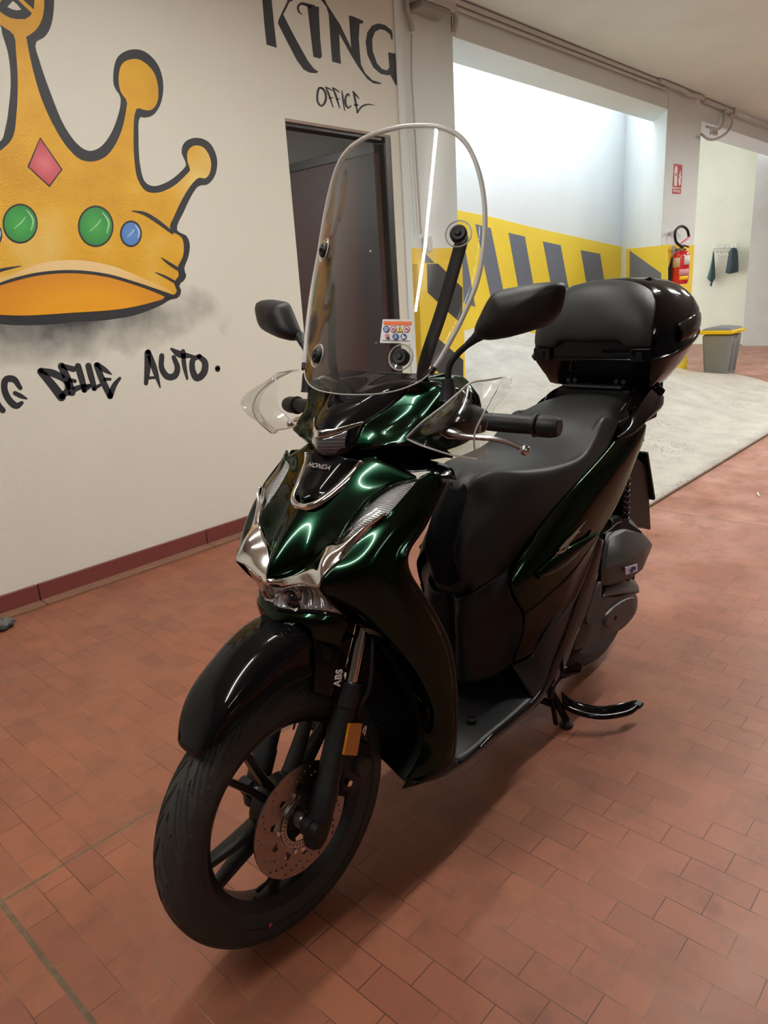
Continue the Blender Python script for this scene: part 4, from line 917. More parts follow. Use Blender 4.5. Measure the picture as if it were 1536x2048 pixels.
# position lamp under the wing
Q0 = [V(.202, 0, 1.023), V(.216, .025, 1.028), V(.238, .050, 1.038)]
Q1 = [V(.212, 0, .988), V(.219, .024, .989), V(.230, .046, .994)]
loft('position_lamp', [[p+Vector((-0.007, 0, 0)) for p in Q0], [a.lerp(b, .5)+Vector((-0.012, 0, 0)) for a, b in zip(Q0, Q1)], [p+Vector((-0.006, 0, 0)) for p in Q1]], ribbed('position lamp', 45, col=(0.10, 0.10, 0.11), rot=(0, 1.57, 0), rough=0.15, strength=0.3, metal=0.2), hc, 20, 10, solid=0.003, mirror=True)
# green side covers
J0 = H1[1:7]+[V(.43, .14, 1.122)]
J1 = PL((740, 893, .092), (755, 872, .100), (785, 850, .112), (815, 825, .130), (846, 793, .150), (872, 768, .168))+[V(.45, .17, 1.115)]
J2 = PL((760, 892, .118), (790, 880, .140), (820, 858, .158), (850, 835, .170), (880, 800, .188), (905, 778, .200))+[V(.46, .19, 1.085)]
J3 = PL((776, 887, .130), (822, 884, .170), (860, 868, .185), (890, 850, .195), (915, 822, .205), (930, 795, .212))+[V(.46, .20, 1.05)]
for s_ in (1, -1):
    L4 = [J0, J1, J2, J3]; L4 = L4 if s_ > 0 else [flip(l) for l in L4]
    loft('side_cover', L4, M_green, hc, 40, 22, solid=0.003, smooth=60)
# black underside and back
U0 = [V(.226, 0, .976)]+PL((713, 899, .060), (776, 888, .130), (822, 885, .170), (880, 892, .19), (905, 910, .20))
U1 = [V(.30, 0, .965)]+PL((735, 915, .050), (800, 925, .11), (835, 922, .14), (880, 915, .17), (905, 911, .20))
loft('under_cover', [U0, [a.lerp(b, .5)+Vector((0, 0, -.006)) for a, b in zip(U0, U1)], U1], M_gloss, hc, 30, 8, solid=0.004, mirror=True)
BB = [[V(.43, .15, 1.12), V(.43, 0, 1.122), V(.43, -.15, 1.12)], [V(.47, .19, 1.08), V(.485, 0, 1.08), V(.47, -.19, 1.08)], [V(.46, .19, 1.0), V(.47, 0, 1.0), V(.46, -.19, 1.0)], [V(.36, .13, .965), V(.38, 0, .955), V(.36, -.13, .965)]]
loft('rear_cover', BB, M_matte, hc, 24, 16, solid=0.004)
MB().tube([V(.27, 0, .90), V(.345, 0, 1.0)], 0.05, 24).build('steering_neck', M_dark, hc, smooth=40)

# ------------------------------------------------------------------ bars, grips, levers, mirrors, guards
for s_ in (1, -1):
    def Z(bx, by, bz): return V(bx, by*s_, bz)
    hb = part('handlebar_grip')
    g0, g1 = Z(.425, .215, 1.035), Z(.447, .385, 1.031)
    d = (g1-g0).normalized()
    mb = MB(); rr = []; pts = []
    for i in range(41):
        t = i/40; pts.append(g0+d*(0.125*t)); rr.append(0.0168+0.0012*math.sin(t*3.14))
    mb.tube(pts, rr, 28); mb.build('grip_rubber', M_matte, hb, smooth=40)
    MB().tube([g0+d*.125, g0+d*.127, g0+d*.131, g0+d*.133], [0.0175, 0.0225, 0.0225, 0.0175], 28).build('grip_flange', M_matte, hb, smooth=30)
    MB().tube([g0+d*.134, g0+d*.137, g0+d*.160, g0+d*.174, g0+d*.176], [0.018, 0.021, 0.021, 0.0175, 0.015], 28).build('bar_end', M_matte, hb, smooth=30)
    mb = MB(); mb.tube([Z(.405, .165, 1.045), Z(.415, .19, 1.04), Z(.424, .215, 1.036), Z(.427, .235, 1.035)], [0.034, 0.033, 0.029, 0.022], 20); mb.build('switch_box', M_matte, hb, smooth=40)
    lv = part('brake_lever')
    L_ = [Z(.362, .190, 1.020), Z(.374, .222, 1.014), Z(.381, .250, 1.012), Z(.392, .285, 1.010), Z(.402, .312, 1.002), Z(.409, .335, .992)]
    mb = MB(); Q_ = cr(L_, 30); mb.tube(Q_, [0.0085-0.0035*min(1, i/12) for i in range(30)], 14); mb.build('lever_blade', M_alu, lv, smooth=50)
    mb = MB(); mb.lathe([(0.0101*math.sin(math.pi*k/12), -0.0101*math.cos(math.pi*k/12)) for k in range(13)], Z(.410, .338, .990), (0, 1, 0), 24); mb.build('lever_ball', M_alu, lv, smooth=60)
    mb = MB(); mb.tube([Z(.372, .175, 1.022), Z(.366, .195, 1.02), Z(.372, .215, 1.016)], [0.011, 0.013, 0.009], 12); mb.build('lever_clamp', M_alu, lv, smooth=50)
    mr = part('mirror')
    ST = [Z(.360, .2, 1.115), Z(.361, .2, 1.135), Z(.365, .202, 1.152), Z(.374, .215, 1.172), Z(.383, .238, 1.192)]
    MB().tube(cr(ST, 24), 0.0062, 14).build('mirror_stem', M_matte, mr, smooth=50)
    MB().tube([Z(.358, .2, 1.082), Z(.359, .2, 1.088), Z(.3595, .2, 1.12), Z(.360, .2, 1.126)], [0.019, 0.0175, 0.0125, 0.011], 24).build('stem_boot', M_matte, mr, smooth=40)
    MB().tube([Z(.380, .232, 1.187), Z(.386, .244, 1.197), Z(.392, .256, 1.207)], [0.0065, 0.0085, 0.013], 16).build('mirror_neck', M_matte, mr, smooth=40)
    # mirror head: outline in (by, z), shell bulging forward
    mp_ = [hit(a, b, lambda y_, z_: .402+.16*(y_-.33)) for a, b in ((954, 664), (962, 676), (975, 680), (1005, 677), (1038, 669), (1068, 660), (1096, 650), (1112, 635), (1121, 618), (1126, 596), (1128, 576), (1124, 567), (1113, 564), (1075, 566), (1035, 573), (1000, 581), (990, 588), (970, 623))]
    out = [(-p.y, p.z) for p in mp_]
    base = cr([Vector((0, a, b)) for a, b in out], 90, closed=True); cyx = sum((p.y for p in base))/90; czx = sum((p.z for p in base))/90
    rings = []
    for t, dxx in ((1.0, 0.006), (1.0, 0.0), (0.985, -0.008), (0.90, -0.022), (0.72, -0.034), (0.45, -0.042), (0.15, -0.045)):
        rings.append([Z(.402+0.16*(cyx+(p.y-cyx)*t-.33)*1.0+dxx, cyx+(p.y-cyx)*t, czx+(p.z-czx)*t) for p in base])
    mb = MB(); mb.rings(rings); mb.build('mirror_housing', M_matte, mr, smooth=55)
    mb = MB(); mb.prism([Z(.402+0.16*(cyx+(p.y-cyx)*.94-.33)+0.0065, cyx+(p.y-cyx)*.94, czx+(p.z-czx)*.94) for p in base], (0.001, 0, 0)); mb.build('mirror_glass', M_chrome, mr)

# hand guards: clear, curved sheets
GL = PL((812, 876, .158), (846, 843, .205), (886, 812, .238), (914, 788, .257), (941, 766, .275), (975, 760, .288), (1005, 755, .296))
GB = PL((812, 877, .158), (836, 888, .190), (861, 897, .220), (900, 909, .252), (930, 915, .276), (957, 919, .298))
GM = PL((812, 876.5, .158), (842, 868, .215), (873, 860, .262), (903, 853, .296), (930, 845, .316), (955, 838, .322), (964, 834, .320))
GR = PL((1005, 755, .296), (996, 775, .310), (981, 800, .318), (966, 830, .321), (951, 862, .316), (948, 890, .308), (957, 919, .298))
GF = PL((1017, 757, .300), (1014, 778, .326), (998, 802, .330), (980, 822, .327), (963, 862, .322), (961, 890, .314), (969, 922, .302))
for s_ in (1, -1):
    hg = part('hand_guard')
    L3 = [GL, GM, GB]; L3 = L3 if s_ > 0 else [flip(l) for l in L3]
    loft('guard_sheet', L3, M_glass, hg, 30, 18, solid=0.003, smooth=60)
    L3 = [GR, [p+Vector((0.012, 0, 0)) for p in GF]]; L3 = L3 if s_ > 0 else [flip(l) for l in L3]
    loft('guard_flange', L3, M_glass, hg, 30, 6, solid=0.003, smooth=60)
    rim_ = cr(GL, 30)+cr(GR, 30)[1:]+list(reversed(cr(GB, 30)))[1:]
    rim_ = rim_ if s_ > 0 else flip(rim_)
    MB().tube(rim_, 0.0019, 6).build('guard_edge', M_trim, hg, smooth=50)

# ------------------------------------------------------------------ windscreen
def wx0(z): # centre line, leaning back
    pts = [(1.0, .232), (1.05, .252), (1.169, .302), (1.388, .384), (1.592, .444), (1.65, .458)]
    for (a, xa), (b, xb) in zip(pts, pts[1:]):
        if z <= b: break
    t = (z-a)/(b-a); return xa+(xb-xa)*t
def wf(by, z): return wx0(z) + 1.32*by*by
ws = part('windscreen')
prof = [(0, 1.597), (.04, 1.596), (.076, 1.592), (.12, 1.583), (.156, 1.566), (.182, 1.538), (.202, 1.499), (.219, 1.443), (.229, 1.368), (.230, 1.304), (.219, 1.246), (.202, 1.192), (.184, 1.148), (.168, 1.128), (.135, 1.112), (.09, 1.103), (.04, 1.100), (0, 1.099)]
pr = cr([Vector((0, a, b)) for a, b in prof], 90)
def halfw(z):
    best = 0
    for a, b in zip(pr, pr[1:]):
        if (a.z-z)*(b.z-z) <= 0 and abs(a.z-b.z) > 1e-9:
            best = max(best, a.y+(b.y-a.y)*(z-a.z)/(b.z-a.z))
    return best
zt, zb = 1.5969, 1.0992
rows = []
for i in range(71):
    t = i/70; z = zb+(zt-zb)*(0.5-0.5*math.cos(math.pi*t)); h_ = max(halfw(z), 0.003)
    rows.append([V(wf(h_*(-1+2*j/36), z), h_*(-1+2*j/36), z) for j in range(37)])
mb = MB(); sheet(mb, rows); o = mb.build('clear_screen', M_glass, ws, smooth=60); k = o.modifiers.new('thickness', 'SOLIDIFY'); k.thickness = 0.004; k.offset = 0
E1 = cr([V(wf(p.y, p.z), p.y, p.z) for p in pr if p.z > 1.141], 60)
MB().tube(list(reversed(flip(E1)))+E1[1:], 0.0048, 10).build('edge_trim', M_trim, ws, smooth=50)
for s_ in (1, -1):
    e = E1[-1].copy(); e2 = E1[-3]; d = (e-e2).normalized(); e = e if s_ > 0 else flip([e])[0]; d = d if s_ > 0 else flip([d])[0]
    MB().tube([e-d*.002, e+d*.013], 0.0058, 10).build('trim_end', M_matte, ws, smooth=40)
    for (a, b) in ((.184, 1.387), (.118, 1.169)):
        x = wf(a, b); nrm = Vector((-1, -s_*2.64*a*-1*-1, 0.37)); nrm = Vector((-1, -(2*1.32*a)*s_*-1, 0.37)); nrm.normalize()
        nrm = Vector((-1, -2*1.32*a*s_, .37)).normalized()
        kb = V(x, a*s_, b)
        MB().lathe([(0, 0.012), (0.005, 0.012), (0.0065, 0.008), (0.013, 0.0085), (0.0165, 0.004), (0.0165, -0.006), (0, -0.006)], kb, nrm, 32).build('screen_knob', M_matte, ws, smooth=35)
        MB().lathe([(0.0165, 0.0035), (0.0215, 0.0042), (0.024, 0.0005), (0.0165, 0.0)], kb, nrm, 32, closed=True).build('knob_washer', M_lens, ws, smooth=50)
        MB().lathe([(0.0235, 0.0012), (0.0255, 0.0028), (0.0262, 0.0008), (0.0245, 0.0)], kb, nrm, 36, closed=True).build('washer_rim', M_trim, ws, smooth=50)
    # bracket arm behind the screen
    a_ = V(wf(.184, 1.387)+.016, .184*s_, 1.387)
    top, low = V(wf(.184, 1.387)+.012, .186*s_, 1.385), V(.372, .128*s_, 1.135)
    mid = top.lerp(low, .5)+Vector((0.003, 0, 0)); ax = (low-top).normalized(); sd = ax.cross(Vector((1, 0, 0.3))).normalized()
    rings = []
    for q in cr([top, mid, low, V(.380, .122*s_, 1.10)], 20):
        wd = 0.0135 if q.z < 1.37 else 0.011; nn = ax.cross(sd).normalized()
        rings.append([q+sd*wd*x+nn*0.004*y for x, y in ((-1, -.4), (-.7, -1), (.7, -1), (1, -.4), (1, .4), (.7, 1), (-.7, 1), (-1, .4))])
    mb = MB(); mb.rings(rings); mb.build('bracket_arm', M_matte, ws, smooth=40)
Eb = cr([hitp for hitp in [V(wf(p.y, p.z), p.y, p.z) for p in pr if p.z <= 1.146]], 40)
MB().tube(Eb+list(reversed(flip(Eb)))[1:], 0.0014, 8).build('lower_edge_highlight', M_trim, ws, smooth=50)  # thin pale tube standing in for the bright highlight along the bottom edge
# printed warning label on the screen
def on_ws(px, py, lift=0.0035): p = hit(px, py, wf); return p+Vector((-lift, 0, lift*.35))
lb = part('warning_label')
def ws_patch(name, px, m, lift):
    pts = [on_ws(a, b, lift) for a, b in px]; mb = MB(); c = sum(pts, Vector())/len(pts)
    mb.add(pts+[p+Vector((0.0004, 0, 0)) for p in pts], [tuple(range(len(pts))), tuple(reversed(range(len(pts), 2*len(pts))))]+[(i, (i+1) % len(pts), len(pts)+(i+1) % len(pts), len(pts)+i) for i in range(len(pts))])
    return mb.build(name, m, lb)
zw = lambda x, y: (740+x*.18558, 400+y*.18558)
M_paper = mat('white label', (0.8, 0.8, 0.8), 0.5); M_orange = mat('orange print', (0.85, 0.16, 0.02), 0.5); M_blue = mat('blue print', (0.02, 0.09, 0.28), 0.5); M_redp = mat('red print', (0.65, 0.03, 0.04), 0.5); M_yelp = mat('yellow print', (0.9, 0.65, 0.02), 0.5); M_inkp = mat('black print', (0.02, 0.02, 0.02), 0.5)
ws_patch('label_sheet', [zw(*p) for p in [(122, 1545), (118, 1538), (148, 1295), (156, 1290), (470, 1293), (475, 1300), (460, 1545), (450, 1550)]], M_paper, .0030)
ws_patch('label_header', [zw(*p) for p in [(158, 1352), (163, 1312), (460, 1315), (457, 1355)]], M_orange, .0036)
def circ(cx, cy, rx, ry, n=20): return [zw(cx+rx*math.cos(k*2*math.pi/n), cy+ry*math.sin(k*2*math.pi/n)) for k in range(n)]
for cx, cy in ((188, 1397), (288, 1477), (375, 1477)):
    ws_patch('blue_symbol', circ(cx, cy, 33, 35), M_blue, .0036)
ws_patch('symbol_mark', [zw(*p) for p in [(172, 1378), (204, 1378), (202, 1410), (188, 1420), (172, 1412)]], M_paper, .0040); ws_patch('symbol_mark', [zw(*p) for p in [(182, 1384), (195, 1384), (194, 1404), (183, 1404)]], M_blue, .0044)
ws_patch('symbol_mark', [zw(*p) for p in [(280, 1450), (296, 1450), (298, 1470), (310, 1490), (288, 1500), (268, 1490), (280, 1468)]], mat('pale blue print', (0.25, 0.38, 0.6), .5), .0040)
ws_patch('symbol_mark', [zw(*p) for p in [(360, 1455), (372, 1455), (376, 1475), (398, 1480), (398, 1498), (356, 1498)]], M_paper, .0040)
for cx, cy, r in ((262, 1397, 33), (407, 1397, 34), (195, 1468, 22)):
    ws_patch('red_symbol', circ(cx, cy, r, r+2), M_redp, .0036); ws_patch('red_symbol_inner', circ(cx, cy, r*.76, r*.78), M_paper, .0040)
    ws_patch('symbol_mark', [zw(*p) for p in [(cx-r*.45, cy+r*.25), (cx-r*.1, cy-r*.25), (cx+r*.5, cy-r*.1), (cx+r*.4, cy+r*.3)]], M_inkp, .0043)
    ws_patch('red_bar', [zw(*p) for p in [(cx-r*.62, cy-r*.55), (cx-r*.5, cy-r*.66), (cx+r*.62, cy+r*.5), (cx+r*.5, cy+r*.62)]], M_redp, .0047)
ws_patch('warning_triangle', [zw(*p) for p in [(300, 1428), (334, 1362), (369, 1428)]], M_inkp, .0036); ws_patch('warning_triangle', [zw(*p) for p in [(306, 1424), (334, 1369), (363, 1424)]], M_yelp, .0040)
ws_patch('symbol_mark', [zw(*p) for p in [(331, 1385), (338, 1385), (337, 1416), (332, 1416)]], M_inkp, .0044)
ws_patch('label_line', [zw(*p) for p in [(148, 1516), (440, 1523), (440, 1527), (148, 1520)]], M_inkp, .0036)
ws_patch('symbol_mark', [zw(*p) for p in [(180, 1495), (205, 1485), (232, 1498), (205, 1508)]], M_inkp, .0038)
# ------------------------------------------------------------------ seat
st = part('seat')
def sl(*a): return list(a)
# long feature lines: nose bottom -> nose top -> rider seat -> step -> pillion end (centre to lower edge)
T0 = [V(.586, 0, .556), V(.577, 0, .61), V(.578, 0, .66), V(.592, 0, .72), V(.618, 0, .78), V(.655, 0, .828), V(.73, 0, .848), V(.84, 0, .846), V(.95, 0, .846), V(1.04, 0, .868), V(1.12, 0, .912), V(1.22, 0, .936), V(1.36, 0, .945), V(1.45, 0, .935)]
T1 = [V(.586, .026, .557), V(.577, .028, .61), V(.578, .028, .66), V(.592, .028, .72), V(.619, .026, .78), V(.658, .026, .826), V(.73, .045, .848), V(.84, .07, .845), V(.95, .085, .843), V(1.04, .085, .866), V(1.12, .085, .908), V(1.22, .085, .932), V(1.36, .075, .940), V(1.44, .06, .930)]
T2 = PL((940, 1178, .058), (923, 1120, .052), (933, 1064, .052), (946, 1012, .048), (951, 962, .042), (978, 946, .062), (1010, 942, .088))+[V(.86, .128, .838), V(.985, .142, .838), V(1.05, .136, .866), V(1.12, .128, .902), V(1.22, .120, .925), V(1.34, .105, .928), V(1.42, .085, .92)]
T3 = PL((944, 1181, .066), (948, 1130, .071), (965, 1075, .079), (983, 1020, .086), (1005, 975, .098), (1050, 955, .125), (1120, 938, .153), (1172, 908, .158), (1192, 872, .152), (1204, 838, .142))+[V(1.22, .136, .905), V(1.33, .120, .908), V(1.41, .095, .90)]
T4 = PL((945, 1182, .069), (965, 1160, .084), (990, 1120, .104), (1015, 1080, .119), (1045, 1038, .134), (1085, 1000, .150), (1140, 958, .164), (1184, 914, .162), (1203, 880, .155), (1218, 856, .148), (1231, 846, .142))+[V(1.33, .125, .888), V(1.40, .10, .88)]
T5 = PL((944, 1183, .070), (983, 1157, .097), (1022, 1131, .122), (1042, 1097, .132), (1062, 1073, .142), (1095, 1031, .156), (1150, 969, .168), (1190, 925, .165), (1212, 897, .158), (1229, 863, .150), (1241, 837, .140))+[V(1.33, .125, .868), V(1.40, .10, .865)]
loft('seat_cover', [T0, T1, T2, T3, T4, T5], M_seat, st, 110, 44, solid=0.006, mirror=True, smooth=70)
# stitched front pad
A0 = [V(.580, 0, .575), V(.575, 0, .62), V(.576, 0, .66), V(.590, 0, .72), V(.610, 0, .765), V(.640, 0, .812)]
A1 = PL((926, 1158, .046), (914, 1112, .046), (922, 1064, .046), (935, 1014, .042), (940, 982, .034), (932, 968, .020))
A0b = [V(.580, .022, .575), V(.575, .025, .62), V(.576, .026, .66), V(.590, .025, .72), V(.610, .022, .765), V(.641, .012, .812)]
loft('stitched_pad', [[p+Vector((-.009, 0, .006)) for p in A0], [p+Vector((-.009, 0, .006)) for p in A0b], [p+Vector((-.006, 0, .003)) for p in A1]], M_seat2, st, 36, 16, solid=0.005, mirror=True, smooth=60)
for L_ in (A1, flip(A1)): MB().tube([p+Vector((-.0085, 0, .003)) for p in cr(L_, 40)], 0.0014, 6).build('piping', M_seat, st, smooth=50)
MB().tube(cr([V(1.155, -.03, .922), V(1.30, -.03, .945), V(1.43, -.03, .9385)], 20), 0.0012, 6).build('seam', M_seat2, st, smooth=50)
# underside closing plate
US = [[V(.61, y, .575) for y in (-.05, 0, .05)], [V(.68, y, .65) for y in (-.09, 0, .09)], [V(.9, y, .74) for y in (-.14, 0, .14)], [V(1.15, y, .83) for y in (-.14, 0, .14)], [V(1.40, y, .86) for y in (-.10, 0, .10)]]
loft('seat_base', US, M_dark, st, 20, 12, solid=0.006)

# ------------------------------------------------------------------ central tunnel panel, floor, side panels
bd = part('body')
Y1 = [V(.600, 0, .553)]+PL((915, 1196, .036), (944, 1185, .070), (984, 1159, .098), (1021, 1133, .124))
Y2 = [V(.605, 0, .49)]+PL((914, 1237, .042), (945, 1232, .076), (986, 1206, .106), (1022, 1186, .142))
Y3 = [V(.605, 0, .41)]+PL((918, 1296, .048), (955, 1290, .082), (1005, 1256, .118), (1046, 1234, .160))
Y4 = [V(.57, 0, .315)]+PL((930, 1366, .070), (965, 1362, .092), (1000, 1344, .120), (1028, 1324, .148))
loft('tunnel_panel', [Y1, Y2, Y3, Y4], M_matte, bd, 30, 36, solid=0.004, mirror=True, smooth=70)
# floor board
E_ = PL((899, 1499, .205), (918, 1523, .212), (985, 1466, .210), (1030, 1430, .205), (1067, 1397, .200))
Ef = [V(.30, .05, .318), V(.36, .05, .305), V(.48, .05, .284), V(.60, .05, .282), V(.72, .05, .286)]
Em = [V(.305, .13, .320), V(.36, .13, .305), V(.48, .13, .282), V(.60, .13, .280), V(.70, .13, .284)]
loft('floor_board', [[V(p.x, 0, p.z) for p in Ef], Ef, Em, E_], M_matte, bd, 50, 16, solid=0.005, mirror=True, smooth=60)
Ra = PL((1066, 1398, .200), (1091, 1362, .196), (1104, 1325, .191), (1128, 1265, .190), (1153, 1194, .189)); Rb = PL((1022, 1330, .146), (1056, 1316, .165), (1080, 1282, .180), (1108, 1236, .187), (1150, 1192, .189))
for s_ in (1, -1):
    L4 = [Ra, Rb]; L4 = L4 if s_ > 0 else [flip(l) for l in L4]
    loft('rear_strip', L4, M_matte, bd, 40, 8, solid=0.004, smooth=60)
for px, py, by in ((1024, 1371, .165), (943, 1440, .165), (935, 1357, .085)):
    for s_ in (1, -1):
        p = onZ(px, py, .292 if px > 940 else .315) - bike.location; p.y *= s_
        mb = MB(); mb.lathe([(0.0, .001), (0.009, 0.001), (0.0105, 0.004), (0.0125, 0.004), (0.0125, -0.006), (0, -0.006)], p, (0, 0, 1), 20); mb.build('floor_plug', M_dark, bd, smooth=30)
# lower skirt
S0 = E_+PL((1091, 1362, .196), (1104, 1325, .192), (1128, 1265, .191), (1153, 1194, .190), (1175, 1130, .184), (1196, 1075, .180))
S1 = PL((880, 1530, .216), (905, 1535, .220), (975, 1482, .216), (1028, 1440, .210), (1067, 1407, .206), (1096, 1370, .200), (1117, 1328, .196), (1138, 1272, .194), (1165, 1200, .192), (1184, 1140, .188), (1203, 1078, .183))
S2 = PL((830, 1570, .200), (890, 1550, .214), (968, 1497, .212), (1028, 1449, .206), (1068, 1416, .200), (1101, 1376, .196), (1129, 1331, .190), (1150, 1275, .190), (1172, 1228, .188), (1192, 1160, .186), (1207, 1082, .182))
S3 = [Vector((p.x+0.02, p.y*0.55, p.z-0.006)) for p in S2]
for s_ in (1, -1):
    for nm, L4, m_ in (('side_skirt', [S0, S1, S2], M_gloss), ('skirt_underside', [S2, S3], M_dark)):
        L4 = L4 if s_ > 0 else [flip(l) for l in L4]
        loft(nm, L4, m_, bd, 70, 10, solid=0.004, smooth=50)
# green side panel
N0 = PL((1021, 1131, .125), (1044, 1099, .136), (1063, 1075, .146), (1095, 1034, .160), (1150, 972, .172), (1192, 926, .169), (1215, 899, .163), (1238, 872, .160), (1262, 856, .158), (1289, 848, .155))
N1 = PL((1019, 1150, .138), (1050, 1112, .156), (1078, 1085, .168), (1112, 1045, .179), (1165, 985, .184), (1205, 940, .181), (1230, 912, .178), (1252, 888, .174), (1272, 868, .170), (1291, 850, .162))
N2 = PL((1020, 1168, .147), (1066, 1150, .177), (1104, 1112, .191), (1140, 1065, .197), (1180, 1015, .197), (1215, 965, .192), (1240, 930, .188), (1262, 900, .182), (1280, 875, .174), (1291, 853, .164))
N3 = PL((1034, 1200, .158), (1080, 1165, .181), (1122, 1120, .194), (1160, 1075, .198), (1195, 1032, .196), (1226, 985, .191), (1250, 945, .186), (1268, 912, .180), (1283, 880, .172), (1291, 856, .163))
N4 = PL((1050, 1229, .167), (1095, 1190, .182), (1140, 1150, .190), (1172, 1105, .190), (1203, 1060, .187), (1232, 1010, .183), (1254, 962, .178), (1271, 918, .172), (1285, 884, .166), (1291, 859, .160))
for s_ in (1, -1):
    L4 = [N0, N1, N2, N3, N4]; L4 = L4 if s_ > 0 else [flip(l) for l in L4]
    loft('side_panel', L4, M_green, bd, 70, 34, solid=0.004, smooth=60)
    # lower dark panel between tunnel, floor and skirt
    R0 = PL((1049, 1227, .168), (1096, 1188, .183), (1141, 1148, .193), (1173, 1104, .190), (1199, 1066, .186))
    R1 = PL((1046, 1262, .160), (1085, 1235, .178), (1128, 1190, .190), (1160, 1140, .188), (1197, 1072, .184))
    R2 = PL((1027, 1322, .150), (1060, 1302, .168), (1108, 1245, .186), (1148, 1180, .188), (1196, 1076, .182))
    R3 = PL((1030, 1326, .152), (1078, 1292, .178), (1115, 1245, .188), (1152, 1194, .190), (1196, 1080, .183))
    L4 = [R0, R1, R2, R3]; L4 = L4 if s_ > 0 else [flip(l) for l in L4]
    loft('lower_side_panel', L4, M_gloss, bd, 50, 22, solid=0.004, smooth=60)
    # raised fin with edge catching the light
    f0 = PL((1071, 1146, .184), (1105, 1116, .196), (1148, 1088, .203), (1194, 1063, .204)); f1 = PL((1075, 1158, .184), (1116, 1143, .198), (1158, 1108, .202), (1194, 1065, .203))
    fm_ = [a.lerp(b, .5)+Vector((0, -.008, 0)) for a, b in zip(f0, f1)]
    L4 = [f0, fm_, f1]; L4 = L4 if s_ > 0 else [flip(l) for l in L4]
    loft('panel_fin', L4, M_green, bd, 30, 8, solid=0.003, smooth=60)
    # silver emblem strokes
    for q in ([(1104, 1120, .196), (1122, 1098, .201), (1136, 1082, .204), (1172, 1041, .202)], [(1118, 1098, .199), (1132, 1084, .203), (1150, 1068, .204), (1160, 1064, .204)], [(1128, 1096, .201), (1145, 1076, .204), (1160, 1056, .204)], [(1112, 1106, .198), (1124, 1104, .199), (1138, 1090, .202)]):
        pts = cr(PL(*q), 20); pts = pts if s_ > 0 else flip(pts)
        MB().tube(pts, [0.0006+0.0040*math.sin(math.pi*min(1, (i+2)/22)) for i in range(20)], 6).build('silver_emblem', M_chrome, bd, smooth=40)
    # rear edge return
    R4 = [p+Vector((0.016, 0.03*s_*(1 if True else 1), 0)) for p in (N4 if s_ > 0 else flip(N4))]
    loft('panel_return', [N4 if s_ > 0 else flip(N4), R4], M_gloss, bd, 40, 4, solid=0.003)
# tail: rounds off the panels behind the seat
TL0 = [V(1.40, .10, .865), V(1.46, .0, .86), V(1.40, -.10, .865)]
TL = [[V(1.36, .155, .868), V(1.40, 0, .885), V(1.36, -.155, .868)], [V(1.44, .13, .84), V(1.52, 0, .845), V(1.44, -.13, .84)], [V(1.42, .13, .78), V(1.56, 0, .78), V(1.42, -.13, .78)], [V(1.33, .15, .74), V(1.48, 0, .70), V(1.33, -.15, .74)]]
loft('tail_section', TL, M_gloss, bd, 20, 20, solid=0.004)
mb = MB(); q = [V(1.42, 0, .79), V(1.54, 0, .80), V(1.555, 0, .77), V(1.44, 0, .74)]
loft('tail_lamp', [[V(1.44, .135, .825), V(1.565, 0, .835), V(1.44, -.135, .825)], [V(1.45, .13, .79), V(1.575, 0, .79), V(1.45, -.13, .79)]], mat('red tail lamp', (0.35, 0.01, 0.01), 0.1, coat=1), bd, 20, 6, solid=0.004)
# inner frame block so nothing is seen through
mb = MB(); mb.rings([[V(x, w_, z0), V(x, w_, z1), V(x, -w_, z1), V(x, -w_, z0)] for x, w_, z0, z1 in ((.63, .05, .30, .56), (.75, .10, .28, .66), (.95, .15, .33, .78), (1.15, .14, .62, .84), (1.38, .11, .74, .85))]); mb.build('inner_frame', M_dark, bd)
mb = MB(); mb.rings([[V(x, w_, z0), V(x, w_, z1), V(x, -w_, z1), V(x, -w_, z0)] for x, w_, z0, z1 in ((.34, .12, .27, .29), (.60, .16, .235, .265), (.85, .15, .25, .33))]); mb.build('belly', M_dark, bd)
mb = MB(); mb.rings([[V(x, w_, z0), V(x, w_, z1), V(x, -w_, z1), V(x, -w_, z0)] for x, w_, z0, z1 in ((.22, .05, .62, .95), (.29, .05, .42, .95))]); mb.build('head_frame', M_dark, bd)

# ------------------------------------------------------------------ engine, drive case, air box, rear wheel
RX_, RZ_ = 1.353, 0.318
RWH = part('rear_wheel')
make_tyre('tyre', 0.296, 0.060, RWH, RX_, RZ_, N_=24, rim_r=0.210)
make_rim(RWH, RX_, RZ_, 0.042, [20, 92, 164, 236, 308], rr=0.212)
MB().lathe([(0, -0.06), (0.05, -0.06), (0.06, 0), (0.05, 0.06), (0, 0.06)], (RX_, 0, RZ_), (0, 1, 0), 32).build('hub', M_wheel, RWH, smooth=35)
eng = part('engine_and_drive')
def plate(name, outline, by0, by1, m, parent, bev=0.006, front=None):
    """case cover: traced outline on its outer plane, depth to by1"""
    O_ = cr([P(a, b, by0) for a, b in outline], 5*len(outline), closed=True); c = sum(O_, Vector())/len(O_)
    rings = [[Vector((p.x, -by1, p.z)) for p in O_], [Vector((p.x, p.y+0.010, p.z)) for p in O_], [c+(p-c)*0.985+Vector((0, 0.003, 0)) for p in O_], [c+(p-c)*0.95 for p in O_]]
    mb = MB(); mb.rings(rings); return mb.build(name, m, parent, smooth=40)
def poly_case(name, outline, by0, by1, m, parent, bev=0.005, crown=None):
    mb = MB(); O_ = [P(a, b, by0) for a, b in outline]
    mb.prism(O_, (0, by0-by1, 0)); return mb.build(name, m, parent, bevel=bev)
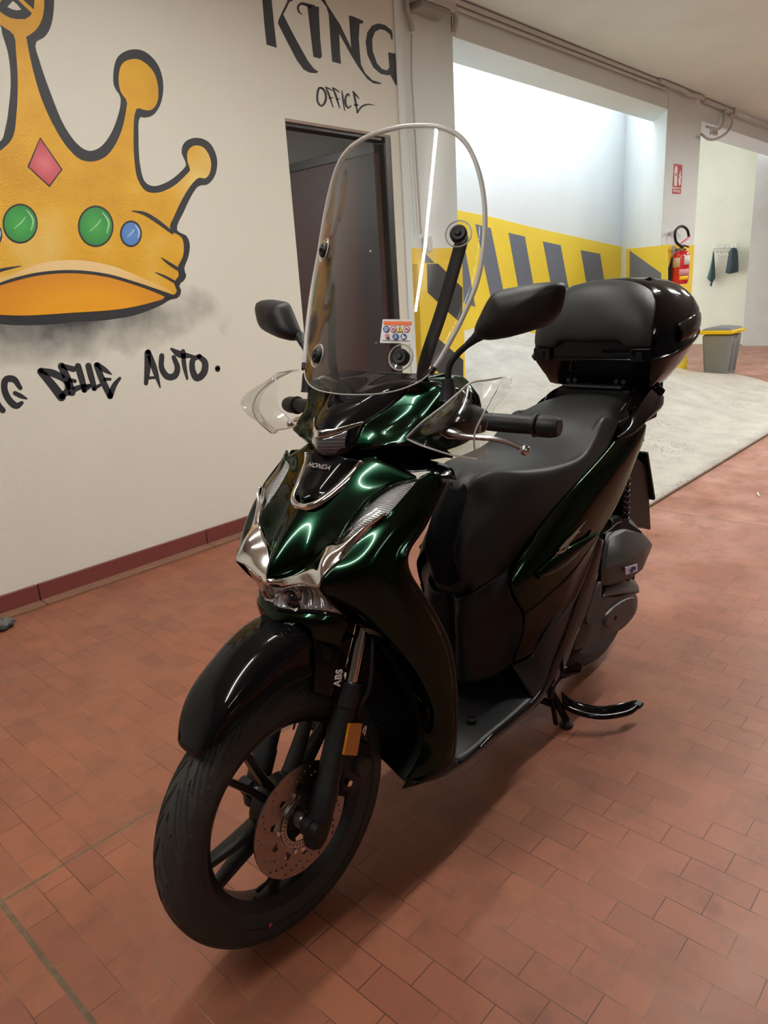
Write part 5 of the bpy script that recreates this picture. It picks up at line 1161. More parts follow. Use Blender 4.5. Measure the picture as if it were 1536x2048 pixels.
# drive case (transmission)
plate('drive_case', [(1150, 1298), (1165, 1240), (1185, 1215), (1202, 1196), (1235, 1192), (1272, 1186), (1278, 1200), (1275, 1222), (1255, 1250), (1230, 1268), (1200, 1282), (1170, 1295)], .175, .07, M_casing2, eng)
pc = [(1208, 1243), (1212, 1232), (1240, 1205), (1274, 1197), (1275, 1215), (1262, 1234), (1240, 1248), (1218, 1256)]
plate('cover_plate', pc, .181, .165, M_casing2, eng)
MB().lathe([(0, 0), (0.007, 0), (0.008, 0.002), (0.008, 0.004), (0, 0.004)], P(1232, 1236, .182), (0, 1, 0), 20).build('cover_bolt', M_dark, eng, smooth=30)
# sloped top face of the drive case and its front horn
O1 = PL((1203, 1196, .172), (1237, 1189, .172), (1276, 1186, .170)); O2 = PL((1206, 1172, .150), (1245, 1158, .140), (1268, 1163, .130))
loft('drive_case_top', [O1, [a.lerp(b, .5)+Vector((0, -.004, .002)) for a, b in zip(O1, O2)], O2], M_casing2, eng, 20, 8, solid=0.01)
plate('case_horn', [(1172, 1243), (1182, 1205), (1196, 1172), (1203, 1162), (1205, 1172), (1200, 1215), (1192, 1238), (1180, 1250)], .186, .15, M_casing, eng)
mb = MB(); mb.rings([[V(x, y0_, z0), V(x, y0_, z1), V(x, y1_, z1), V(x, y1_, z0)] for x, y0_, y1_, z0, z1 in ((.86, .13, -.10, .24, .40), (1.02, .14, -.10, .22, .44), (1.20, .15, .06, .24, .42), (1.36, .15, .075, .25, .38))]); mb.build('crankcase', M_dark, eng, bevel=0.02)
MB().tube([V(.80, 0, .36), V(.95, 0, .34)], 0.07, 20).build('cylinder', M_dark, eng)
# air box: faceted
f = lambda *a: P(*a)
a_t = [f(1213, 1062, .150), f(1222, 1040, .110), f(1262, 1038, .100), f(1282, 1062, .120), f(1296, 1076, .135)]
o_ = [f(1205, 1112, .175), f(1218, 1078, .172), f(1250, 1062, .160), f(1282, 1066, .150), f(1304, 1088, .150)]
mdl = [f(1203, 1150, .185), f(1212, 1138, .188), f(1255, 1122, .188), f(1290, 1098, .178), f(1305, 1090, .155)]
low = [f(1202, 1171, .172), f(1222, 1170, .172), f(1262, 1157, .170), f(1285, 1139, .165), f(1303, 1096, .152)]
lo2 = [p+Vector((0, .10, .01)) for p in low]
mb = MB()
for La, Lb in ((a_t, o_), (o_, mdl), (mdl, low), (low, lo2)):
    n0 = len(La); mb.add(La+Lb, [(i, i+1, n0+i+1, n0+i) for i in range(n0-1)])
bk = [p+Vector((0, .06, -.005)) for p in a_t]; mb.add(a_t+bk, [(i, i+1, 5+i+1, 5+i) for i in range(4)])
o = mb.build('air_box', M_casing, eng); k = o.modifiers.new('thickness', 'SOLIDIFY'); k.thickness = 0.006; k = o.modifiers.new('bevel', 'BEVEL'); k.width = 0.006; k.segments = 3; k.limit_method = 'ANGLE'; k.angle_limit = 0.2
for p in o.data.polygons: p.use_smooth = True
o.data.set_sharp_from_angle(angle=math.radians(50))
mb = MB(); mb.rings([[V(x, .15, z0), V(x, .15, z1), V(x, .07, z1), V(x, .07, z0)] for x, z0, z1 in ((1.10, .45, .60), (1.25, .40, .60), (1.42, .42, .50))]); mb.build('air_box_body', M_dark, eng)
q = [(1251, 1135), (1275, 1128), (1276, 1142), (1252, 1150)]
LB = [P(a, b, .190) for a, b in q]; mb = MB(); mb.prism(LB, (0, 0.003, 0)); lab = mb.build('air_box_badge', mat('pale lilac badge', S(205, 205, 225), 0.4), eng, bevel=0.001)
bm_ = sum(LB, Vector())/4; text_obj('badge_lettering', 'eSP+', 0.022, mat('dark blue print', S(40, 44, 110), .5), eng, frame(bm_+Vector((0, -.0035, 0)), LB[1]-LB[0], (0, -1, 0)), bold=0.0008)
mb = MB(); mb.tube(cr(PL((1207, 1068, .18), (1222, 1058, .178), (1230, 1050, .165), (1250, 1040, .14)), 20), 0.0022, 8); mb.build('breather_wire', M_matte, eng, smooth=40)
MB().tube(cr([P(1215, 1045, .15), P(1228, 1040, .12), P(1240, 1032, .08)], 12), 0.012, 14).build('breather_hose', M_dark, eng, smooth=40)
# rear damper with its spring
sk = part('rear_damper')
s0, s1 = V(1.325, .115, .60), V(1.262, .115, .88)
s0 = P(1240, 1062, .115); s1 = P(1243, 950, .115)
MB().tube([s0, s1], 0.011, 16).build('damper_rod', M_dark, sk, smooth=40)
axd = (s1-s0).normalized(); u_ = axd.cross(Vector((0, 1, 0))).normalized(); v_ = axd.cross(u_); Ld = (s1-s0).length
pts = [s0+axd*(Ld*i/260)+(u_*math.cos(i*2*math.pi/26)+v_*math.sin(i*2*math.pi/26))*0.024 for i in range(261)]
MB().tube(pts, 0.0052, 8).build('coil_spring', M_gloss, sk, smooth=50)
# rear mudguard and number plate
md_ = part('rear_mudguard')
q = PL((1252, 905, .10), (1272, 915, .10), (1292, 930, .10), (1299, 1000, .10), (1302, 1060, .10), (1262, 1045, .10), (1240, 1030, .10))
mb = MB(); mb.prism(q, (0, .20, 0)); mb.build('mudguard_flap', M_matte, md_, bevel=0.006)
pq = PL((1289, 918, .118), (1305, 1008, .118), (1289, 1016, .118), (1276, 925, .118))
plq = [P(1287, 918, .11), P(1302, 1012, .11)]
d = (plq[1]-plq[0]).normalized(); nrm = Vector((d.z, 0, -d.x))
if nrm.x < 0: nrm = -nrm
a = plq[0]+nrm*.03; b = plq[1]+nrm*.03
mb = MB(); mb.prism([a, b, b+Vector((0, .22, 0)), a+Vector((0, .22, 0))], nrm*0.012); mb.build('plate_holder', M_matte, md_, bevel=0.003)
MB().tube([V(1.50, 0, .74), a.lerp(b, .3)+Vector((0, .11, 0))], 0.02, 10).build('plate_bracket', M_dark, md_)

# ------------------------------------------------------------------ grab rails and luggage rack
for s_ in (1, -1):
    gr = part('grab_rail')
    top = PL((1239, 868, .158), (1262, 838, .168), (1282, 808, .165), (1300, 782, .150), (1309, 776, .140)); 
    outr = PL((1236, 878, .170), (1270, 862, .190), (1302, 832, .190), (1327, 808, .172), (1328, 796, .160)) 
    cen = PL((1234, 874, .166), (1266, 852, .182), (1296, 820, .182), (1318, 796, .166), (1322, 786, .152))
    low_ = [p+Vector((-.004, .012, -.014)) for p in outr]
    L4 = [top, cen, outr, low_, [p+Vector((-.002, .016, -.012)) for p in top], top]
    L4 = L4 if s_ > 0 else [flip(l) for l in L4]
    loft('rail_bar', L4, M_gloss, gr, 40, 30, solid=0, smooth=50)
    arm = [P(1322, 786, .15), P(1309, 776, .135), V(1.50, .10, .955), V(1.52, .05, .955)]; arm = arm if s_ > 0 else flip(arm)
    MB().tube(cr(arm, 16), 0.016, 12).build('rail_end', M_gloss, gr, smooth=40)
rkp = part('luggage_rack')
MB().box(1.345, 1.60, -.125, .125, .905, .962).build('rack_body', M_dark, rkp, bevel=0.006)
mb = MB(); mb.prism([V(1.34, .10, .965), V(1.34, -.10, .965), V(1.60, -.11, .965), V(1.60, .11, .965)], (0, 0, .010)); mb.build('rack_plate', M_matte, rkp, bevel=0.004)
for s_ in (1, -1):
    MB().tube(cr([V(1.36, .085*s_, .965), V(1.36, .10*s_, .93), V(1.42, .12*s_, .88)], 10), 0.010, 10).build('rack_stay', M_gloss, rkp, smooth=40)
    MB().tube(cr([V(1.26, .115*s_, .885), V(1.31, .135*s_, .935), V(1.38, .10*s_, .965), V(1.40, .0, .966)], 20), 0.006, 10).build('rack_hoop', M_gloss, rkp, smooth=40)
mb = MB(); mb.rings([[V(x, .13, z0), V(x, .13, z1), V(x, -.13, z1), V(x, -.13, z0)] for x, z0, z1 in ((1.25, .84, .862), (1.55, .85, .90))]); mb.build('rack_base', M_gloss, rkp, bevel=0.006)
MB().box(1.235, 1.33, -.150, -.128, .872, .892).build('rack_clip', M_casing, rkp, bevel=0.003)

# ------------------------------------------------------------------ top case
tc_ = part('top_case')
def sec(z, xf, xr, w0, w1, w2, rise=0.0):
    """horizontal section of the case: front edge, flank, narrower rear; the seam climbs to the rear"""
    tpl = [(0, 0), (0, .55*w0), (.0, .86*w0), (.02, w0), (.10, w0+(w1-w0)*.6), (.28, w1), (.55, w1*.97), (.82, w1*.55+w2*.45), (.95, w2), (1.0, w2*.75), (1.0, 0)]
    full = tpl + [(t, -y) for t, y in reversed(tpl[1:-1])]
    return cr([V(xf+(xr-xf)*t, y, z+rise*t) for t, y in full], 72, closed=True)
mb = MB(); mb.rings([sec(.966, 1.40, 1.58, .155, .155, .11, 0), sec(.972, 1.388, 1.61, .170, .172, .12, .01), sec(1.01, 1.362, 1.70, .184, .203, .14, .035), sec(1.050, 1.334, 1.745, .198, .233, .15, .075)])
o = mb.build('case_base', M_gloss, tc_, smooth=50)
mb = MB(); mb.rings([sec(1.050, 1.330, 1.750, .201, .238, .153, .077), sec(1.056, 1.328, 1.752, .203, .240, .155, .077), sec(1.062, 1.332, 1.748, .199, .236, .151, .077)]); mb.build('case_seam_rim', M_gloss, tc_, smooth=50)
mb = MB(); mb.rings([sec(1.062, 1.336, 1.748, .196, .234, .150, .077), sec(1.10, 1.336, 1.758, .192, .234, .152, .068), sec(1.145, 1.340, 1.758, .186, .226, .15, .05), sec(1.19, 1.358, 1.740, .178, .208, .14, .032), sec(1.228, 1.382, 1.71, .170, .188, .130, .015), sec(1.255, 1.403, 1.69, .150, .165, .115, .003), sec(1.274, 1.430, 1.66, .115, .128, .09, 0), sec(1.286, 1.462, 1.62, .055, .065, .05, -.002), sec(1.288, 1.50, 1.58, .01, .012, .01, 0)])
o = mb.build('case_lid', M_gloss, tc_, smooth=60)
# backrest pad on the lid front
def padl(pts): return [V(a, -b, c) for a, b, c in reversed(pts)] + [V(a, b, c) for a, b, c in pts[(1 if pts[0][1] == 0 else 0):]]
Bq = [padl([(1.340, 0, 1.108), (1.340, .095, 1.108), (1.340, .118, 1.092), (1.340, .15, 1.090), (1.342, .180, 1.090)]),
      padl([(1.322, 0, 1.112), (1.322, .095, 1.112), (1.322, .120, 1.096), (1.324, .15, 1.094), (1.333, .185, 1.094)]),
      padl([(1.315, 0, 1.122), (1.315, .095, 1.122), (1.316, .125, 1.110), (1.319, .16, 1.106), (1.332, .190, 1.104)]),
      padl([(1.316, 0, 1.17), (1.316, .09, 1.17), (1.319, .13, 1.165), (1.324, .165, 1.155), (1.338, .188, 1.150)]),
      padl([(1.336, 0, 1.232), (1.338, .07, 1.228), (1.342, .12, 1.220), (1.350, .160, 1.206), (1.364, .182, 1.196)]),
      padl([(1.362, 0, 1.264), (1.364, .06, 1.261), (1.369, .11, 1.252), (1.378, .150, 1.236), (1.390, .171, 1.222)]),
      padl([(1.400, 0, 1.282), (1.401, .055, 1.279), (1.403, .10, 1.271), (1.406, .138, 1.254), (1.412, .158, 1.240)]),
      padl([(1.436, 0, 1.281), (1.436, .05, 1.277), (1.430, .09, 1.268), (1.426, .122, 1.254), (1.424, .146, 1.240)])]
loft('backrest_pad', Bq, M_seat, tc_, 60, 40, solid=0.004, smooth=60)
for s_ in (1, -1):
    mb = MB(); mb.prism([V(1.331, .130*s_, 1.050), V(1.331, .192*s_, 1.050), V(1.332, .192*s_, 1.090), V(1.332, .130*s_, 1.090)], (-0.010, 0, 0)); mb.build('case_latch', M_gloss, tc_, bevel=0.004)
    mb = MB(); mb.prism([V(1.321, .152*s_, 1.058), V(1.321, .170*s_, 1.058), V(1.320, .170*s_, 1.080), V(1.320, .152*s_, 1.080)], (-0.004, 0, 0)); mb.build('latch_slot', M_dark, tc_, bevel=0.001)
    for y in (.072, .095): MB().lathe([(0, 0), (0.006, 0.001), (0.0075, 0.004), (0.0075, 0.008), (0, 0.008)], V(1.366, (y-.003)*s_, .983), (1, 0, 0.3), 16).build('case_bolt', M_casing, tc_, smooth=30)
    sw = [V(1.42, .229*s_, 1.15), V(1.52, .226*s_, 1.165), V(1.62, .205*s_, 1.172), V(1.70, .178*s_, 1.175)]
    sw2 = [V(1.42, .237*s_, 1.10), V(1.52, .236*s_, 1.11), V(1.62, .220*s_, 1.13), V(1.71, .188*s_, 1.152)]
    md2 = [a.lerp(b, .5)+Vector((0, -.007*s_, 0)) for a, b in zip(sw, sw2)]
    loft('side_blade', [sw, md2, sw2], M_gloss, tc_, 30, 10, solid=0.004, smooth=60)
mb = MB(); mb.add([V(1.46, .085, 1.272), V(1.49, .135, 1.258), V(1.49, .11, 1.286), V(1.56, .08, 1.276), V(1.57, .125, 1.262)], [(0, 1, 2), (0, 2, 3), (1, 4, 2), (3, 2, 4)]); o = mb.build('lid_tag', M_gloss, tc_); k = o.modifiers.new('t', 'SOLIDIFY'); k.thickness = 0.002

# ------------------------------------------------------------------ stands
cs = part('centre_stand')
foot = onZ(1132, 1452, 0.0) - bike.location; by_f = -foot.y
pv = V(.86, by_f-.03, .215)
ft = Vector((foot.x, foot.y, 0.006))
for s_ in (1, -1):
    A_ = V(.885, (by_f-.045)*s_, .235); F_ = V(foot.x, by_f*s_, .012)
    mb = MB(); mb.tube(cr([A_, A_.lerp(F_, .5)+Vector((0.004, 0, 0)), F_+Vector((0, 0, .012))], 12), [0.012]*12, 14); mb.build('stand_leg', M_gloss, cs, smooth=40)
    mb = MB(); mb.lathe([(0, 0.0), (0.020, 0.0), (0.022, 0.004), (0.021, 0.010), (0.012, 0.018), (0, 0.018)], V(foot.x, by_f*s_, 0.0), (0, 0, 1), 24); mb.build('stand_foot', M_matte, cs, smooth=35)
MB().tube([V(.925, by_f-.02, .10), V(.925, -by_f+.02, .10)], 0.011, 14).build('cross_tube', M_gloss, cs, smooth=40)
MB().tube([V(.885, by_f-.03, .235), V(.885, -by_f+.03, .235)], 0.014, 14).build('pivot_tube', M_dark, cs, smooth=40)
lv = [V(foot.x-.012, by_f-.006, .075)]+[onZ(px, py, z)-bike.location for px, py, z in ((1155, 1424, .062), (1195, 1433, .052), (1235, 1430, .050), (1262, 1422, .052), (1274, 1412, .058))]
lvq = cr(lv, 36)
MB().tube(lvq, 0.0088, 14).build('foot_lever', M_gloss, cs, smooth=40)
web = cr([V(foot.x-.02, by_f-.006, .125)]+[onZ(px, py, z)-bike.location for px, py, z in ((1150, 1402, .085), (1195, 1412, .075), (1235, 1408, .078), (1262, 1402, .078), (1273, 1400, .070))], 36)
loft('lever_web', [lvq, web], M_gloss, cs, 36, 4, solid=0.004, smooth=60)
e1 = onZ(1262, 1404, .068)-bike.location; e2 = onZ(1284, 1412, .056)-bike.location
mb = MB(); mb.rings([[p+Vector((dx_, 0, dz_)) for dx_, dz_ in ((-.014, -.006), (.014, -.006), (.014, .006), (-.014, .006))] for p in (e1, e2)]); mb.build('lever_pad', M_matte, cs, bevel=0.003)
ss = part('side_stand')
q0 = P(1112, 1352, .165); q1 = P(1165, 1340, .235)
mb = MB(); mb.tube(cr([P(1100, 1392, .14), P(1108, 1366, .16), P(1120, 1352, .175)], 10), 0.009, 12); mb.build('stand_link', M_gloss, ss, smooth=40)
pq = [P(1113, 1360, .165), P(1122, 1348, .185), P(1155, 1331, .215), P(1165, 1337, .225), P(1161, 1345, .225), P(1130, 1358, .185)]
mb = MB(); mb.prism(pq, (0, 0.003, 0.012)); mb.build('stand_arm', M_gloss, ss, bevel=0.003)
mb = MB(); mb.tube([V(.90, by_f-.03, .16), V(.885, by_f-.035, .25)], [0.007, 0.007], 10); mb.build('return_spring', M_chrome, ss, smooth=40)
# second lower strut beside the stand leg
MB().tube([P(1101, 1385, .11), P(1112, 1448, .12)], 0.007, 10).build('stand_strut', M_gloss, ss, smooth=40)
# exhaust silencer on the far side
ex = part('exhaust')
MB().tube(cr([V(.95, -.08, .22), V(1.08, -.14, .20), V(1.16, -.17, .25), V(1.24, -.18, .29)], 20), 0.02, 14).build('exhaust_pipe', M_alu, ex, smooth=40)
MB().tube([V(1.22, -.18, .28), V(1.26, -.185, .30), V(1.60, -.20, .40), V(1.64, -.20, .41)], [0.035, 0.06, 0.06, 0.045], 28).build('silencer', M_matte, ex, smooth=40)

# ================================================================== OTHER THINGS
# fire extinguisher, its sign, hooks, cloths, bin, rubbish by the wall
EY = B0-0.115
eb0, eb1 = onY(1356, 566, EY), onY(1378, 497, EY); ecx = (onY(1346, 540, EY).x+onY(1376, 540, EY).x)/2; er = (onY(1376, 540, EY).x-onY(1346, 540, EY).x)/2*0.93
ez0 = onY(1360, 568, EY).z; ez1 = onY(1366, 500, EY).z
er = .088
fe = empty('fire_extinguisher', (ecx, EY, ez0), 'red fire extinguisher hung on the far column with a black hose loop', 'fire extinguisher')
hgt = ez1-ez0; r = er
M_red = mat('red extinguisher paint', S(190, 24, 32), 0.3, coat=0.6)
MB().lathe([(0, 0.01), (r*0.80, 0.01), (r*.84, 0), (r*.97, 0.02), (r, 0.05), (r, hgt*.82), (r*.93, hgt*.90), (r*.6, hgt*.97), (r*.25, hgt), (0, hgt)], (0, 0, 0), (0, 0, 1), 40).build('cylinder_body', M_red, fe, smooth=50)
MB().lathe([(0, 0), (0.022, 0), (0.022, 0.03), (0.03, 0.035), (0.03, 0.06), (0, 0.06)], (0, 0, hgt-.005), (0, 0, 1), 24).build('valve', mat('brass valve', (0.35, 0.3, 0.2), .35, metal=1), fe, smooth=30)
MB().tube([(-.05, 0, hgt+.05), (0.0, 0, hgt+.075), (.14, -.02, hgt+.135)], 0.012, 10).build('lever', M_red, fe, smooth=40)
MB().tube([(-.03, 0, hgt+.045), (.06, -.01, hgt+.045), (.14, -.02, hgt+.03)], 0.009, 10).build('carry_handle', M_matte, fe, smooth=40)
loop = [Vector((-.04, -.02, hgt+.03))] + [onY(a, b, EY)-fe.location for a, b in ((1352, 483), (1350, 465), (1357, 455), (1366, 453), (1375, 461), (1378, 474))]
MB().tube(cr(loop, 40), 0.014, 12).build('hose', M_matte, fe, smooth=50)
def on_cyl(name, z0, z1, a0, a1, m, off=0.0015):
    mb = MB(); n = 14; vs = []
    for i in range(n+1):
        a = a0+(a1-a0)*i/n
        for z in (z0, z1): vs.append((math.cos(a)*(r+off), math.sin(a)*(r+off), z))
    mb.add(vs, [(2*i, 2*i+2, 2*i+3, 2*i+1) for i in range(n)]); o = mb.build(name, m, fe, smooth=60); k = o.modifiers.new('t', 'SOLIDIFY'); k.thickness = 0.001; return o
cam_a = math.atan2(-fe.location.y, -fe.location.x)
on_cyl('paper_tag', hgt*.56, hgt*.84, cam_a+0.35, cam_a+1.5, mat('tag paper', (.72, .7, .68), .6, var=.45, vscale=60), .004)
on_cyl('side_label', hgt*.5, hgt*.78, cam_a-1.2, cam_a-.15, mat('side label', S(205, 190, 175), .6, var=.3, vscale=50))
on_cyl('text_label', hgt*.26, hgt*.44, cam_a-.2, cam_a+1.2, mat('text label', S(205, 150, 160), .6, var=.35, vscale=70))
on_cyl('yellow_label', hgt*.12, hgt*.24, cam_a-.1, cam_a+1.1, mat('yellow label', S(240, 200, 30), .6))
MB().box(-.02, .03, 0.085, .108, hgt*.8, hgt+.05).build('wall_bracket', M_pipe, fe)
# sign
sg = onY(1357, 355, B0-.004)
sn = empty('extinguisher_sign', sg, 'red and white fire extinguisher sign high on the far column', 'sign')
z9 = lambda x, y: (1310+x*110/805, 310+y*110/805)
def sgn(name, pts, m, lift, per=0):
    q = [onY(*z9(*p), B0-.006)-sg for p in pts]; q = [Vector((p.x, -lift, p.z)) for p in q]
    if per: q = cr(q, per*len(q), closed=True)
    MB().prism(q, (0, 0.001, 0)).build(name, m, sn)
M_sr = mat('sign red', S(178, 30, 44), .4); M_sw = mat('sign white', S(235, 235, 232), .4)
sgn('sign_board', [(268, 122), (404, 142), (378, 577), (247, 574)], M_sw, .002)
sgn('red_field', [(276, 126), (401, 146), (383, 480), (256, 468)], M_sr, .003); sgn('red_caption', [(255, 488), (382, 492), (376, 572), (250, 565)], M_sr, .003)
sgn('white_extinguisher', [(284, 225), (300, 160), (312, 150), (330, 195), (327, 240), (318, 455), (278, 452)], M_sw, .0038)
sgn('valve_mark', [(297, 268), (315, 268), (313, 305), (295, 305)], M_sr, .0044)
sgn('white_flame', [(365, 220), (378, 260), (372, 290), (382, 320), (372, 370), (378, 395), (370, 440), (352, 452), (345, 420), (340, 360), (352, 330), (350, 290), (362, 260)], M_sw, .0038)
c_ = onY(*z9(315, 530), B0-.006)-sg
text_obj('caption', 'ESTINTORE', 0.040, M_sw, sn, frame(Vector((c_.x, -.0034, c_.z)), (1, 0, 0), (0, -1, 0)), bold=0.001)
# coat rack
ck = onX(1447, 494, HX-.01)
rk_ = empty('coat_rack', ck, 'white wire coat rack with hooks on the far pale wall', 'coat rack')
z8 = lambda x, y: (1400+x*136/1536, 470+y*136/1536)
q = lambda x, y, d=0.0: onX(*z8(x, y), HX-.02-d)-ck
MB().tube([q(285, 330), q(320, 308), q(860, 285)], .006, 8).build('rail', M_alu, rk_); MB().tube([q(285, 375), q(660, 365), q(860, 355)], .006, 8).build('rail', M_alu, rk_)
for x in (340, 545, 750):
    MB().tube(cr([q(x-25, 285), q(x-25, 215), q(x+15, 195), q(x+55, 215), q(x+60, 280)], 16), .005, 8).build('hook', M_sw, rk_)
for x in (360, 440, 520, 600):
    MB().tube(cr([q(x, 365), q(x+15, 430, .02), q(x+50, 455, .035), q(x+75, 430, .042)], 12), .005, 8).build('hook', M_sw, rk_)
MB().tube([q(300, 375), q(300, 368, .03), q(302, 378, .042)], .006, 8).build('hook', M_sw, rk_)
MB().tube([q(760, 300), q(760, 290, .03), q(760, 300, .042)], .006, 8).build('hook', M_sw, rk_)
def cloth(name, rings_px, label, col, dpt=0.05, gap=0.115):
    c0 = onX(*z8(*rings_px[0][0]), HX-gap); e = empty(name, c0, label, 'cloth')
    rings = []
    for L_, R_ in rings_px:
        a = onX(*z8(*L_), HX-gap)-c0; b = onX(*z8(*R_), HX-gap)-c0; ring = []
        for k in range(24):
            t = k/24*2*math.pi; m_ = (a+b)/2; h_ = (a-b)/2; rip = 1+.16*math.sin(5*t)
            ring.append(m_+h_*math.cos(t)+Vector((-math.sin(t)*dpt*rip*min(1, h_.length/.05+.2), 0, 0)))
        rings.append(ring)
    mb = MB(); mb.rings(rings); mb.build('folded_cloth', mat(name+' fabric', col, .85, var=.25, vscale=12), e, smooth=60); return e
cloth('hanging_cloth', [((296, 375), (308, 375)), ((285, 450), (318, 450)), ((262, 600), (330, 600)), ((215, 800), (340, 800)), ((165, 960), (345, 960)), ((175, 1000), (325, 1010)), ((250, 1065), (285, 1060)), ((225, 1110), (270, 1110)), ((235, 1160), (268, 1160))], 'dark green cloth hanging in a long point from the left end of the coat rack', S(58, 78, 78), .05, .078)
cloth('hanging_jacket', [((720, 290), (800, 290)), ((685, 330), (840, 330)), ((650, 400), (855, 400)), ((625, 550), (865, 550)), ((600, 700), (870, 700)), ((570, 850), (862, 835)), ((640, 875), (690, 875))], 'dark grey jacket folded over the right end of the coat rack', S(52, 60, 66), .05)
# bin
bx_, by_ = 9.52, 3.06
bn = empty('waste_bin', (bx_, by_, 0), 'grey plastic waste bin with a yellow rimmed lid beside the far column', 'bin')
bh = 0.60
bL, bR = onY(1352, 700, by_-.22).x-bx_, onY(1428, 665, by_-.22).x-bx_
mb = MB(); mb.rings([[Vector((sx*w_, sy*d_, z)) for sx, sy in ((-1, -1), (1, -1), (1, 1), (-1, 1))] for w_, d_, z in ((.17, .13, 0), (.22, .17, bh-.05))]); mb.build('bin_body', mat('grey bin plastic', S(128, 130, 132), .5), bn, bevel=0.03)
for x in (-.08, .08): 
    MB().tube([(x-.03, -.145, .1), (x-.03, -.162, bh-.16), (x, -.165, bh-.13), (x+.03, -.162, bh-.16), (x+.03, -.145, .1)], .006, 6).build('bin_rib', mat('bin rib', S(118, 120, 122), .5), bn)
MB().box(-.245, .245, -.19, .19, bh-.045, bh).build('bin_rim', mat('yellow bin rim', S(236, 200, 30), .45), bn, bevel=0.012)
MB().box(-.05, .05, -.203, -.188, bh-.05, bh-.012).build('rim_handle', mat('yellow bin handle', S(190, 170, 60), .5), bn, bevel=0.004)
mb = MB(); mb.rings([[Vector((sx*w_, sy*d_, z)) for sx, sy in ((-1, -1), (1, -1), (1, 1), (-1, 1))] for w_, d_, z in ((.23, .18, bh), (.20, .14, bh+.025), (.08, .04, bh+.045))]); mb.build('bin_lid', mat('grey bin lid', S(118, 120, 122), .5), bn, bevel=0.01)
# crumpled dark glove by the skirting
gl_ = onZ(8, 1258, 0.0)
gg = empty('work_glove', gl_, 'crumpled dark work gloves lying on the floor by the skirting at the left', 'gloves')
def lump(name, c, rx, ry, rz, m, seed):
    rnd = random.Random(seed); mb = MB(); n = 14; rings = []; ph = [rnd.uniform(0, 6) for _ in range(6)]
    for i in range(1, n):
        t = math.pi*i/n; ring = []
        for k in range(24):
            a = 2*math.pi*k/24; w_ = 1+.12*math.sin(3*a+ph[0])+.10*math.sin(5*a+ph[1]+t*3)+.08*math.sin(7*a+ph[2]-t*5)
            z = rz*(1-math.cos(t))/2*1.0*(1+.15*math.sin(4*a+ph[3])); ring.append(Vector((c[0]+rx*math.sin(t)*math.cos(a)*w_, c[1]+ry*math.sin(t)*math.sin(a)*w_, max(0.001, z))))
        rings.append(ring)
    mb.rings(rings); return mb.build(name, m, gg, smooth=70)
lump('glove_palm', (0, 0), .045, .028, .045, mat('grey rubber palm', S(86, 88, 84), .6, var=.5, vscale=40), 3)
lump('glove_cuff', (-.05, .06), .055, .035, .06, mat('black knit', S(30, 34, 36), .9), 5)
lump('glove_fingers', (-.005, -.012), .040, .022, .028, mat('black rubber', S(34, 38, 36), .7), 8)
# cable conduits under the ceiling
def pipe(name, pts, r, label, n=40, smooth_=True):
    pts = [Vector((p[0], p[1], min(p[2], CZ-(r+.004 if r > .018 else .062)))) if p[1] < B0 else Vector(p) for p in pts]
    o0 = Vector(pts[0]); e = MB().tube([Vector(p)-o0 for p in (cr(pts, n) if smooth_ else pts)], r, 12).build(name, M_pipe, None, smooth=50); e.location = o0; return tag(e, label, 'conduit')
yb = B0-.035
pipe('cable_conduit', [onY(905, -3, yb), onY(1331, 155, yb)], .020, 'thick grey conduit running along the top of the beam', smooth_=False)
pipe('cable_conduit', [onY(908, 12, yb), onY(1120, 88, yb), onY(1335, 166, yb)], .012, 'thin grey conduit just below the thick one on the beam', smooth_=False)
z3 = lambda x, y: (1280+x*256/1536, 130+y*256/1536)
pipe('cable_conduit', [onY(*z3(a, b), yb-.03) for a, b in ((240, 180), (470, 215), (520, 280), (600, 355), (690, 340), (760, 300))], .022, 'grey conduit sagging across the top of the far column')
pipe('cable_conduit', [onY(*z3(a, b), yb) for a, b in ((770, 350), (900, 400), (1100, 490))], .026, 'short lumpy conduit between the far column and the junction box', smooth_=False)
jb = onY(*z3(1135, 510), yb-.02)
e = MB().box(-.05, .05, -.03, .03, -.09, .09).build('junction_box', M_pipe, None, bevel=.006); e.location = jb; tag(e, 'small grey junction box on the beam right of the far column', 'junction box')
pipe('cable_conduit', [onY(*z3(a, b), yb-.02) for a, b in ((1060, 505), (1010, 560), (1000, 680), (960, 760), (880, 760), (800, 740))], .014, 'left of the two cable loops hanging below the junction box')
pipe('cable_conduit', [onY(*z3(a, b), yb-.02) for a, b in ((1095, 570), (1110, 680), (1050, 800), (930, 880), (820, 890), (735, 830))], .014, 'larger cable loop drooping below the junction box')
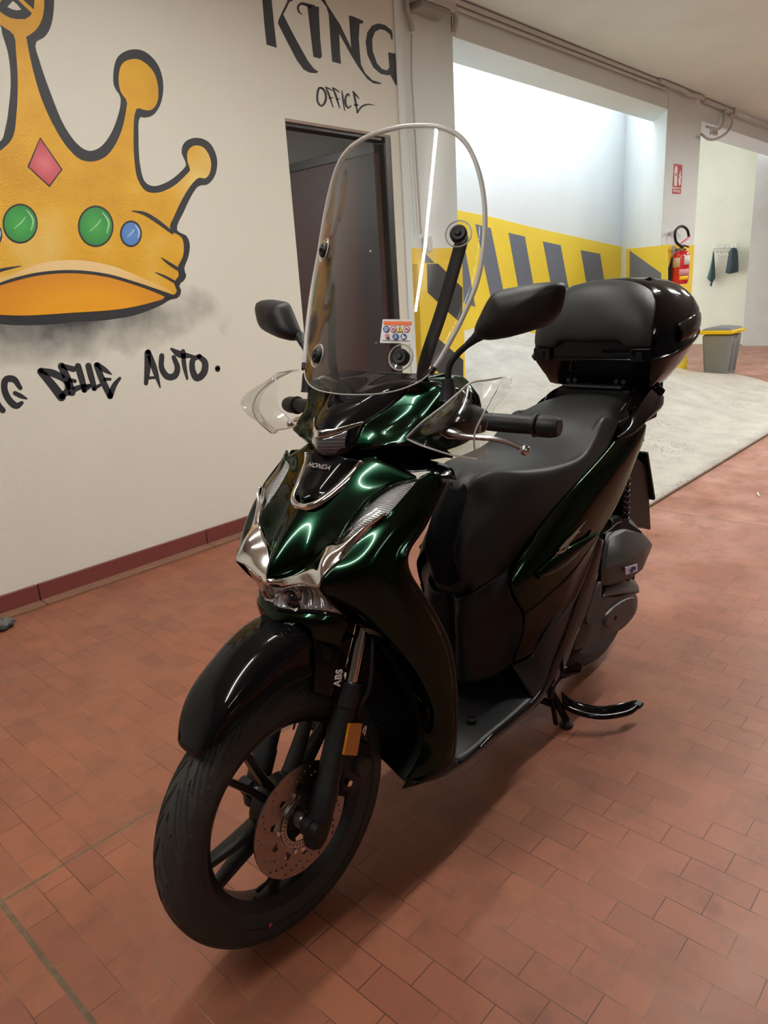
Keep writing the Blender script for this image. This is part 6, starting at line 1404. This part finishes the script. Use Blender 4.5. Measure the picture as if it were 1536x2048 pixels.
pipe('cable_conduit', [onY(*z3(a, b), yb-.02) for a, b in ((1170, 520), (1240, 600), (1330, 630), (1400, 560), (1450, 420), (1540, 360), (1600, 350))], .014, 'thin cable swinging from the junction box to the right edge')
e = MB().box(-.09, .09, -.02, .02, -.04, .04).build('junction_box', M_pipe, None, bevel=.006); e.location = onY(*z3(885, 795), B0+.1); e.location.z = BZ-.02; tag(e, 'flat grey junction box under the beam by the far column', 'junction box')
# column 1: conduit, boxes
zc = lambda x, y: (740+x*260/1536, y*260/1536)
yc = CY-.03
pipe('cable_conduit', [onY(*zc(a, b), yc) for a, b in ((440, -60), (440, 100), (480, 250), (505, 370))], .016, 'fat grey conduit stub at the top left of the near column')
pipe('cable_conduit', [onY(*zc(490, 400), yc), onY(*zc(490, 900), yc), onY(842, 468, yc)], .007, 'thin grey conduit running down the left edge of the near column', smooth_=False)
e = MB().box(-.028, .028, -.025, .025, -.05, .05).build('switch_box', M_pipe, None, bevel=.006); e.location = onY(855, 489, yc); tag(e, 'small grey switch box at the top of the yellow band on the near column', 'switch')
b0 = onY(*zc(760, 40), CY-.08)
e = empty('junction_box', b0, 'large grey junction box at the top of the near column', 'junction box')
x0_, x1_ = onY(*zc(545, 20), CY-.08).x-b0.x, onY(*zc(945, 90), CY-.08).x-b0.x
MB().box(x0_, x1_, -.05, .08, -.02, .16).build('box_cover', M_pipe, e, bevel=.008)
MB().box(x0_+.01, x1_-.04, -.04, .08, -.06, -.02).build('cable_entry', mat('box entry', S(150, 146, 140), .6), e, bevel=.008)
pipe('cable_conduit', [onY(*zc(a, b), CY-.05) for a, b in ((940, 60), (990, 130), (1015, 230), (985, 400))], .02, 'curved grey conduit leaving the large junction box on the near column')
# cigarette end on the bricks
pc_ = onZ(1515, 986, 0.006); d_ = onZ(1518, 992, .006)
e = MB().tube([Vector((0, 0, 0)), d_-pc_], .005, 10).build('cigarette_end', M_sw, None, smooth=40); e.location = pc_; tag(e, 'white cigarette end lying on the dusty bricks at the right', 'litter')
